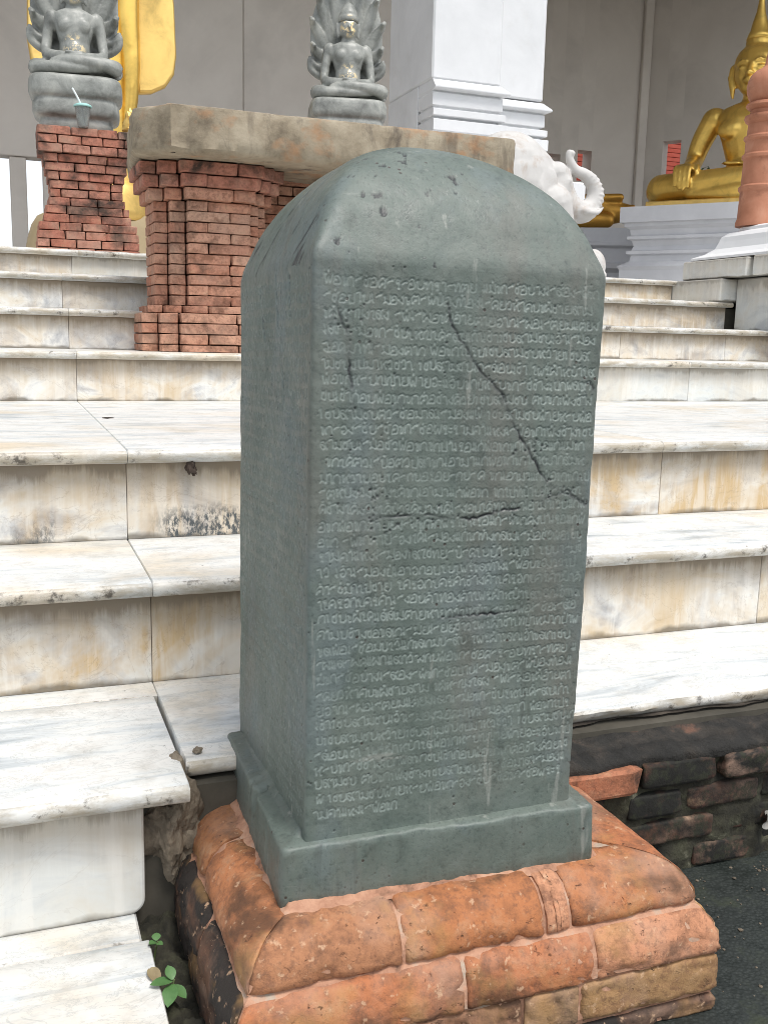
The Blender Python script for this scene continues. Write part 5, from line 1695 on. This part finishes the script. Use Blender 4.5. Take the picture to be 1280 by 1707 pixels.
# ------------------------------------------------------------------ gilded seated figure on the right
TH = rad(-52.3)
BZ = 1.50
SC = 0.91
bud = thing('gilded_seated_statue', (7.48, 9.0, BZ), 'large gilded seated statue with hand over its knee on a pale pedestal', 'statue', rotz=TH)
bud.scale = (SC,) * 3
def seated():
    b = []
    b.append(tube([(-0.25, 0.1, 0.2), (-0.80, -0.10, 0.19), (-0.90, -0.30, 0.19), (-0.55, -0.46, 0.2), (0.1, -0.55, 0.25), (0.52, -0.52, 0.27)], [0.22, 0.2, 0.185, 0.16, 0.125, 0.075], 16))
    b.append(tube([(0.25, 0.1, 0.2), (0.80, -0.10, 0.19), (0.90, -0.30, 0.17), (0.55, -0.50, 0.13), (0.0, -0.58, 0.10), (-0.5, -0.52, 0.10)], [0.22, 0.2, 0.18, 0.15, 0.11, 0.07], 16))
    b.append(ellipsoid((0, 0.08, 0.2), (0.55, 0.42, 0.22)))
    b.append(tube([(0, 0.08, 0.2), (0, 0.07, 0.36), (0, 0.07, 0.52), (0, 0.06, 0.75), (0, 0.06, 0.97), (0, 0.08, 1.10), (0, 0.09, 1.17)],
                  [(0.31, 0.27), (0.265, 0.235), (0.26, 0.22), (0.33, 0.25), (0.42, 0.25), (0.36, 0.19), (0.15, 0.13)], 20))
    b.append(ellipsoid((0, -0.06, 0.42), (0.19, 0.13, 0.16)))
    for s in (-1, 1):
        b.append(ellipsoid((s * 0.18, -0.12, 0.86), (0.17, 0.09, 0.12)))
        b.append(ellipsoid((s * 0.43, 0.08, 1.02), (0.15, 0.14, 0.14)))
    # right arm reaching down over the shin
    b.append(tube([(-0.45, 0.08, 1.02), (-0.57, 0.08, 0.78), (-0.63, 0.04, 0.56), (-0.60, -0.20, 0.45), (-0.58, -0.40, 0.41)], [0.135, 0.125, 0.105, 0.095, 0.07], 14))
    b.append(ellipsoid((-0.575, -0.50, 0.40), (0.105, 0.11, 0.045)))
    for q in range(4):
        x = -0.655 + 0.053 * q
        ln = (0.0, 0.03, 0.04, 0.02)[q]
        b.append(tube([(x, -0.54, 0.405), (x, -0.635, 0.37), (x + 0.004, -0.672, 0.26), (x + 0.006, -0.668, 0.17 - ln)], [0.032, 0.03, 0.027, 0.019], 8))
    b.append(tube([(-0.48, -0.45, 0.41), (-0.43, -0.54, 0.40), (-0.425, -0.62, 0.33)], [0.034, 0.03, 0.021], 8))
    # left arm, hand open in the lap
    b.append(tube([(0.45, 0.08, 1.02), (0.57, 0.08, 0.76), (0.62, 0.02, 0.55), (0.40, -0.28, 0.43), (0.18, -0.38, 0.41)], [0.135, 0.125, 0.105, 0.09, 0.06], 14))
    b.append(ellipsoid((0.08, -0.40, 0.415), (0.12, 0.08, 0.035)))
    for q in range(4):
        b.append(tube([(0.0, -0.36 - 0.035 * q, 0.42), (-0.12, -0.37 - 0.035 * q, 0.425), (-0.19 + 0.02 * abs(q - 1.5), -0.37 - 0.035 * q, 0.43)], [0.022, 0.02, 0.014], 6, 2))
    hd = len(b)
    # neck and head
    b.append(tube([(0, 0.08, 1.12), (0, 0.05, 1.32)], [0.125, 0.12], 14))
    b.append(ellipsoid((0, 0.0, 1.54), (0.225, 0.235, 0.27)))
    b.append(ellipsoid((0, -0.07, 1.36), (0.135, 0.12, 0.10)))
    b.append(ellipsoid((0, 0.05, 1.62), (0.245, 0.25, 0.245)))
    b.append(ellipsoid((0, 0.06, 1.86), (0.14, 0.14, 0.13)))
    b.append(tube([(0, -0.215, 1.60), (0, -0.262, 1.53), (0, -0.285, 1.475)], [0.018, 0.026, 0.04], 8))
    b.append(ellipsoid((-0.03, -0.262, 1.468), (0.025, 0.025, 0.02)))
    b.append(ellipsoid((0.03, -0.262, 1.468), (0.025, 0.025, 0.02)))
    b.append(tube([(-0.085, -0.205, 1.405), (-0.03, -0.24, 1.413), (0.03, -0.24, 1.413), (0.085, -0.205, 1.405)], [0.012, 0.02, 0.02, 0.012], 8))
    b.append(tube([(-0.06, -0.205, 1.385), (0, -0.228, 1.378), (0.06, -0.205, 1.385)], [0.012, 0.022, 0.012], 8))
    for s in (-1, 1):
        b.append(tube([(s * 0.025, -0.225, 1.595), (s * 0.09, -0.222, 1.63), (s * 0.18, -0.15, 1.60)], [0.013, 0.016, 0.011], 6))
        b.append(ellipsoid((s * 0.095, -0.195, 1.545), (0.055, 0.035, 0.026)))
        b.append(tube([(s * 0.235, 0.02, 1.62), (s * 0.25, 0.02, 1.5), (s * 0.235, 0.01, 1.35), (s * 0.225, 0.0, 1.27)], [(0.05, 0.02), (0.055, 0.025), (0.035, 0.02), (0.02, 0.015)], 8))
    for i in range(hd, len(b)):
        b[i] = ([(p[0] * 1.02, p[1], p[2] - 0.04 if p[2] > 1.25 else p[2] - 0.01) for p in b[i][0]], b[i][1])
    return b
me = fuse(seated(), 0.017, 'gold', 2)
link('figure', me, bud)
v, f = lathe([(0.14, 1.86), (0.12, 1.92), (0.10, 1.96), (0.085, 2.04), (0.05, 2.16), (0.03, 2.3), (0.012, 2.5), (0.003, 2.62)], 20, (0, 0.06))
o = obj('flame_finial', v, f, 'gold', bud, True, local=True)
v, f = tube([(math.cos(a) * 0.285, 0.07 + math.sin(a) * 0.25, 0.40 + 0.02 * math.sin(a)) for a in np.linspace(0, 2 * math.pi, 24)], [(0.012, 0.014)] * 24, 8, 1)
o = obj('waist_band', v, f, 'gold_robe', bud, True, local=True)
v, f = cbox(-0.98, 0.98, -0.66, 0.5, -0.045, 0.02, 0.012)
o = obj('seat_slab', v, f, 'gold_robe', bud, local=True); flip_fix(o.data)
bp = thing('statue_pedestal', (7.50, 9.0, PF), 'pale grey moulded pedestal carrying the gilded seated statue', 'pedestal', rotz=TH)
T = BZ - 0.045 - PF
prof = [(-0.02, 0.0), (-0.02, T - 0.66), (0.0, T - 0.62), (-0.03, T - 0.60), (-0.10, T - 0.56), (-0.11, T - 0.50), (-0.07, T - 0.485), (-0.07, T - 0.455), (-0.11, T - 0.445), (-0.13, T - 0.40), (-0.11, T - 0.345),
        (-0.07, T - 0.33), (-0.07, T - 0.30), (-0.10, T - 0.29), (-0.09, T - 0.23), (-0.04, T - 0.20), (-0.04, T - 0.165), (0.0, T - 0.16), (0.0, T)]
v, f = rect_profile(prof, 1.13, 0.74)
o = obj('moulded_base', v, f, 'lilac', bp, local=True); flip_fix(o.data)

# reclining gilded figure and its plinth, farther back
rc = thing('gilded_reclining_statue', (7.2, 11.6, 1.45), 'dull gold reclining statue partly hidden behind the pale pedestal', 'statue', rotz=rad(-30))
sh = [tube([(-1.2, 0, 0.22), (-0.4, 0, 0.26), (0.15, 0, 0.25), (0.42, 0, 0.24)], [0.22, 0.22, 0.17, 0.12], 12), tube([(-1.2, -0.22, 0.13), (-0.3, -0.24, 0.12), (0.2, -0.2, 0.12)], [0.15, 0.13, 0.1], 12),
      tube([(-1.0, -0.12, 0.38), (-0.2, -0.13, 0.40), (0.36, -0.1, 0.42)], [0.07, 0.06, 0.05], 10), tube([(0.36, -0.02, 0.22), (0.52, -0.02, 0.30)], [0.09, 0.05], 8)]
link('figure', fuse(sh, 0.025, 'gold_dark', 2), rc)
rp = thing('reclining_pedestal', (7.2, 11.6, PF), 'grey moulded plinth under the dull gold reclining statue', 'pedestal', rotz=rad(-30))
T = 1.45 - PF
v, f = rect_profile([(0.0, 0.0), (0.0, T - 0.55), (0.08, T - 0.5), (0.08, T - 0.45), (0.0, T - 0.42), (0.0, T - 0.25), (0.06, T - 0.22), (0.06, T - 0.18), (0.02, T - 0.17), (0.02, T)], 1.3, 0.45)
o = obj('moulded_base', v, f, 'lilac', rp, local=True); flip_fix(o.data)

# potted green plant glimpsed between arm and body of the seated figure
pl = thing('temple_plant', (7.72, 9.95, PF), 'dark green leafy plant glimpsed behind the arm of the seated statue', 'plant')
v, f = tube([(0, 0, 0), (0.02, 0, 0.8), (0, 0, 1.7)], [0.03, 0.025, 0.015], 8)
obj('stem', v, f, 'stem', pl, True, local=True)
def leaf_mesh(L, w, mat, curl=0.25, fold=0.15):
    V, n = [], 7
    for i in range(n):
        t = i / (n - 1)
        ww = w * math.sin(math.pi * min(1, t * 0.95 + 0.05)) ** 0.8
        z = -curl * L * t * t
        V += [(L * t, -ww, z + fold * ww), (L * t, 0, z), (L * t, ww, z + fold * ww)]
    Fc = []
    for i in range(n - 1):
        a = i * 3
        Fc += [(a, a + 3, a + 4, a + 1), (a + 1, a + 4, a + 5, a + 2)]
    return make_mesh(V, Fc, mat, True)
LM = leaf_mesh(0.16, 0.035, 'leaf')
rr = random.Random(3)
for k in range(26):
    z = 0.9 + 0.85 * k / 26
    link('leaf', LM, pl, (0, 0, z), (rr.uniform(-.4, .4), rr.uniform(-.7, .2), k * 2.4))

# ------------------------------------------------------------------ white elephant at the column foot
el = thing('white_elephant_statue', (3.01, 5.55, PF), 'whitewashed elephant statue with trunk curled up beside the column base', 'statue')
def elephant():
    y = 0.0
    b = []
    c = lambda X, Z, yy=0.0: (X - 3.05, yy, Z - PF)
    b.append(ellipsoid(c(2.93, 0.94), (0.30, 0.20, 0.27)))
    b.append(ellipsoid(c(2.90, 1.05), (0.24, 0.18, 0.19)))
    b.append(ellipsoid(c(3.05, 1.02), (0.13, 0.14, 0.15)))
    # head with two brow domes
    b.append(ellipsoid(c(3.205, 0.945, -0.02), (0.115, 0.12, 0.135)))
    b.append(ellipsoid(c(3.19, 1.01, -0.07), (0.075, 0.065, 0.07)))
    b.append(ellipsoid(c(3.19, 1.01, 0.05), (0.075, 0.065, 0.07)))
    b.append(ellipsoid(c(3.25, 0.87, -0.03), (0.085, 0.09, 0.085)))
    # trunk
    b.append(tube([c(3.25, 0.90, -.03), c(3.30, 0.83, -.04), c(3.38, 0.80, -.05), c(3.445, 0.83, -.05), c(3.475, 0.90, -.05), c(3.455, 0.975, -.05), c(3.395, 1.02, -.05), c(3.325, 1.045, -.05), c(3.285, 1.10, -.05), c(3.28, 1.14, -.05)],
                  [0.085, 0.08, 0.072, 0.062, 0.052, 0.044, 0.038, 0.032, 0.026, 0.022], 14, 4))
    b.append(ellipsoid(c(3.293, 1.135, -0.05), (0.026, 0.03, 0.022)))
    for k in range(11):
        a = rad(-70 + 14 * k)
        px, pz = 3.385 + 0.098 * math.cos(a), 0.905 + 0.105 * math.sin(a)
        t = Vector((-math.sin(a), 0, math.cos(a)))
        r = 0.066 - 0.0022 * k
        ring = [(px - 3.05 + math.cos(a) * r * math.cos(q), -0.05 + r * math.sin(q), pz - PF + math.sin(a) * r * math.cos(q)) for q in np.linspace(0, 2 * math.pi, 13)]
        b.append(tube(ring, [0.0035] * 13, 5, 1, caps=False))
    # tusk tip, mouth, ear folds
    b.append(tube([c(3.36, 0.80, -0.12), c(3.44, 0.79, -0.13), c(3.49, 0.825, -0.13)], [0.022, 0.018, 0.007], 8))
    b.append(tube([c(3.27, 0.80, -0.05), c(3.33, 0.755, -0.06), c(3.36, 0.75, -0.06)], [0.05, 0.035, 0.02], 8))
    for k in range(4):
        b.append(tube([c(3.10 - 0.018 * k, 1.00, -0.135 - 0.008 * k), c(3.07 - 0.016 * k, 0.90, -0.16 - 0.008 * k), c(3.10 - 0.01 * k, 0.79, -0.15 - 0.008 * k)], [0.016, 0.02, 0.012], 8))
    b.append(ellipsoid(c(3.095, 0.925, -0.150), (0.060, 0.022, 0.105)))
    b.append(ellipsoid(c(3.245, 0.965, -0.125), (0.018, 0.014, 0.014)))
    # legs
    for yy in (-0.11, 0.11):
        b.append(tube([c(3.15, 0.82, yy), c(3.22, 0.66, yy), c(3.33, 0.52, yy), c(3.43, 0.46, yy)], [0.12, 0.09, 0.08, 0.085], 12))
        b.append(ellipsoid(c(3.45, 0.475, yy), (0.085, 0.075, 0.105)))
        b.append(tube([c(2.80, 0.85, yy), c(2.80, 0.45, yy), c(2.81, PF + 0.01, yy)], [0.13, 0.11, 0.11], 12))
        for q in range(3):
            b.append(ellipsoid(c(3.505 - 0.01 * abs(q - 1), 0.42 + 0.02 * q, yy - 0.05 + 0.05 * q), (0.026, 0.024, 0.028)))
    return b
link('figure', fuse(elephant(), 0.0095, 'elephant', 2), el)
v, f = cbox(3.36 - 3.05, 3.56 - 3.05, -0.2, 0.2, 0.0, 0.055, 0.01)
o = obj('foot_block', v, f, 'elephant', el, local=True); flip_fix(o.data)

# ------------------------------------------------------------------ cheek wall, flared plinth and terracotta finial on the right
cw = thing('marble_cheek_wall', (3.75, 4.2, ZB), 'pale marble block wall closing the right end of the upper steps', 'wall')
def blk(x0, x1, y0, y1, z0, z1, nm='marble_block'):
    v, f = cbox(x0, x1, y0, y1, z0, z1, 0.006, 0.001)
    o = obj(nm, v, f, 'block', cw); flip_fix(o.data)
    return o
blk(3.458, 4.4, 3.45, 4.165, ZB, ZD - 0.004)
blk(3.365, 4.4, 4.172, 4.62, ZC + 0.002, ZD - 0.004)
blk(3.39, 4.4, 4.025, 4.52, ZD, 0.440)
blk(3.40, 4.4, 3.45, 3.995, ZD + 0.004, 0.444)
pln = thing('flared_plinth', (3.95, 4.0, 0.445), 'white painted flared plinth on the marble blocks under the terracotta finial', 'plinth')
prof = [(0.0, 0.446), (-0.002, 0.458), (-0.05, 0.478), (-0.085, 0.505), (-0.098, 0.54), (-0.105, 0.565), (-0.13, 0.585), (-0.165, 0.597), (-0.168, 0.612), (-0.19, 0.622)]
v, f = rect_profile(prof, 0.53, 0.56, (3.945, 3.935))
o = obj('plinth_body', v, f, 'white', pln); flip_fix(o.data)
tf = thing('terracotta_finial', (3.665, 4.30, 0.62), 'tall terracotta finial with round knob standing on the white flared plinth', 'finial')
prof = [(0.140, 0.0), (0.140, 0.02), (0.130, 0.04), (0.128, 0.17), (0.140, 0.18), (0.140, 0.197), (0.126, 0.206), (0.122, 0.33), (0.134, 0.338), (0.134, 0.352), (0.118, 0.362), (0.116, 0.42), (0.130, 0.43), (0.130, 0.442), (0.112, 0.452), (0.108, 0.505),
        (0.126, 0.516), (0.136, 0.53), (0.132, 0.545), (0.104, 0.553), (0.100, 0.572), (0.118, 0.580), (0.132, 0.592), (0.126, 0.604), (0.104, 0.612), (0.118, 0.628), (0.132, 0.655), (0.137, 0.685), (0.132, 0.715), (0.115, 0.742), (0.085, 0.763), (0.050, 0.776), (0.034, 0.79), (0.026, 0.83), (0.018, 0.89), (0.010, 0.95), (0.004, 1.0)]
v, f = lathe(prof, 36)
v = [(x * 0.76 * (1 + 0.03 * fbm((x, y, z), 9, 3)), y * 0.76 * (1 + 0.03 * fbm((x, y, z), 9, 3)), z) for x, y, z in v]
o = obj('shaft', v, f, 'terracotta', tf, True, local=True)
o.data.set_sharp_from_angle(angle=rad(40))
v, f = tube([(0.02, -0.08, 0.50), (0.08, -0.09, 0.53), (0.14, -0.07, 0.60)], [0.035, 0.04, 0.025], 10)
o = obj('bracket', v, f, 'terracotta', tf, True, local=True)

# ------------------------------------------------------------------ small things
def seedling(loc, label, spec, stem_h):
    t = thing('seedling', loc, label, 'plant')
    v, f = tube([(0, 0, 0), (0.003, -0.002, stem_h * 0.6), (0.006, -0.004, stem_h)], [0.0016, 0.0013, 0.001], 6)
    obj('stem', v, f, 'stem', t, True, local=True)
    for (L, w, h, tilt, az) in spec:
        link('leaf', leaf_mesh(L, w, 'leaf', 0.15, 0.2), t, (0.004, -0.003, h), (0, rad(tilt), rad(az)))
    return t
seedling((0.152, 1.222, Z4 - 0.03), 'small green seedling with round leaves at the inner corner of the step', [(0.011, 0.0055, 0.035, -15, 200), (0.012, 0.006, 0.037, -30, 80), (0.010, 0.005, 0.034, -5, 320), (0.010, 0.005, 0.032, 5, 140)], 0.036)
seedling((0.160, 1.135, G + 0.03), 'green broad-leaved weed in the dark gap beside the lowest tread', [(0.032, 0.010, 0.040, 10, 250), (0.028, 0.009, 0.044, -10, 180), (0.024, 0.008, 0.038, 15, 310), (0.02, 0.007, 0.046, -35, 100)], 0.046)
def fallen_leaf(loc, rot, L, w, mat, label):
    o = link('fallen_leaf', leaf_mesh(L, w, mat, 0.2, 0.5), None, loc, rot)
    tag(o, label, 'leaf')
fallen_leaf((0.141, 1.168, Z4 + 0.003), (rad(10), rad(-4), rad(-78)), 0.034, 0.008, 'brown_leaf', 'small brown dry leaf at the edge of the lowest marble tread')
def lobed_leaf():
    pts = []
    n = 60
    for i in range(n):
        a = 2 * math.pi * i / n
        r = 0.019 * (0.55 + 0.38 * abs(math.cos(a * 2.5)) ** 0.8)
        pts.append((r * math.cos(a) * 1.4, r * math.sin(a), 0.006 * math.sin(a * 3) + 0.004))
    V = pts + [(0, 0, 0.003)]
    Fc = [(i, (i + 1) % n, n) for i in range(n)]
    o = link('fallen_leaf', make_mesh(V, Fc, 'dry_leaf', True), None, (1.192, 1.2450, -0.80), (rad(70), rad(15), rad(25)))
    tag(o, 'pale grey dry lobed leaf caught against the blackened brick footing', 'leaf')
lobed_leaf()
o = rubble('twig', (0.248, 2.752, ZL), (0.017, 0.0022, 0.0022), 'twig', n=2, seed=2.0)
tag(o, 'short dark twig lying on the marble landing left of the stele', 'twig')
o = rubble('mould_tuft', (0.345, 2.012, ZL - 0.058), (0.010, 0.008, 0.014), 'twig', n=3, seed=5.0, amp=0.8)
tag(o, 'dark tuft of dead moss hanging under the landing edge', 'moss')

# grit scattered on the ground by the footing
def grit():
    r = random.Random(9)
    V, Fc = [], []
    bm = bmesh.new(); bmesh.ops.create_icosphere(bm, subdivisions=1, radius=1.0)
    bv = [v.co.copy() for v in bm.verts]; bf = [[v.index for v in f.verts] for f in bm.faces]; bm.free()
    for _ in range(260):
        x, y = r.uniform(0.86, 1.7), 1.245 - abs(r.gauss(0, 0.16))
        if y < 0.2 or (x < 0.88 and y < 1.2): continue
        s = 0.0012 + 0.0030 * r.random() ** 3
        q = Matrix.Rotation(r.uniform(0, 6), 3, 'Z')
        o = len(V)
        z = G + 0.006 * fbm((x, y, 3.1), 3.0, 4)
        for p in bv:
            w = q @ Vector((p.x * s * r.uniform(.8, 1.4), p.y * s, p.z * s * 0.6))
            V.append((x + w.x, y + w.y, z + w.z + s * 0.3))
        Fc += [tuple(i + o for i in f) for f in bf]
    o = obj('gravel', V, Fc, 'rubble')
    tag(o, 'fine grey grit scattered over the dark ground by the footing', 'gravel', kind='stuff')
grit()
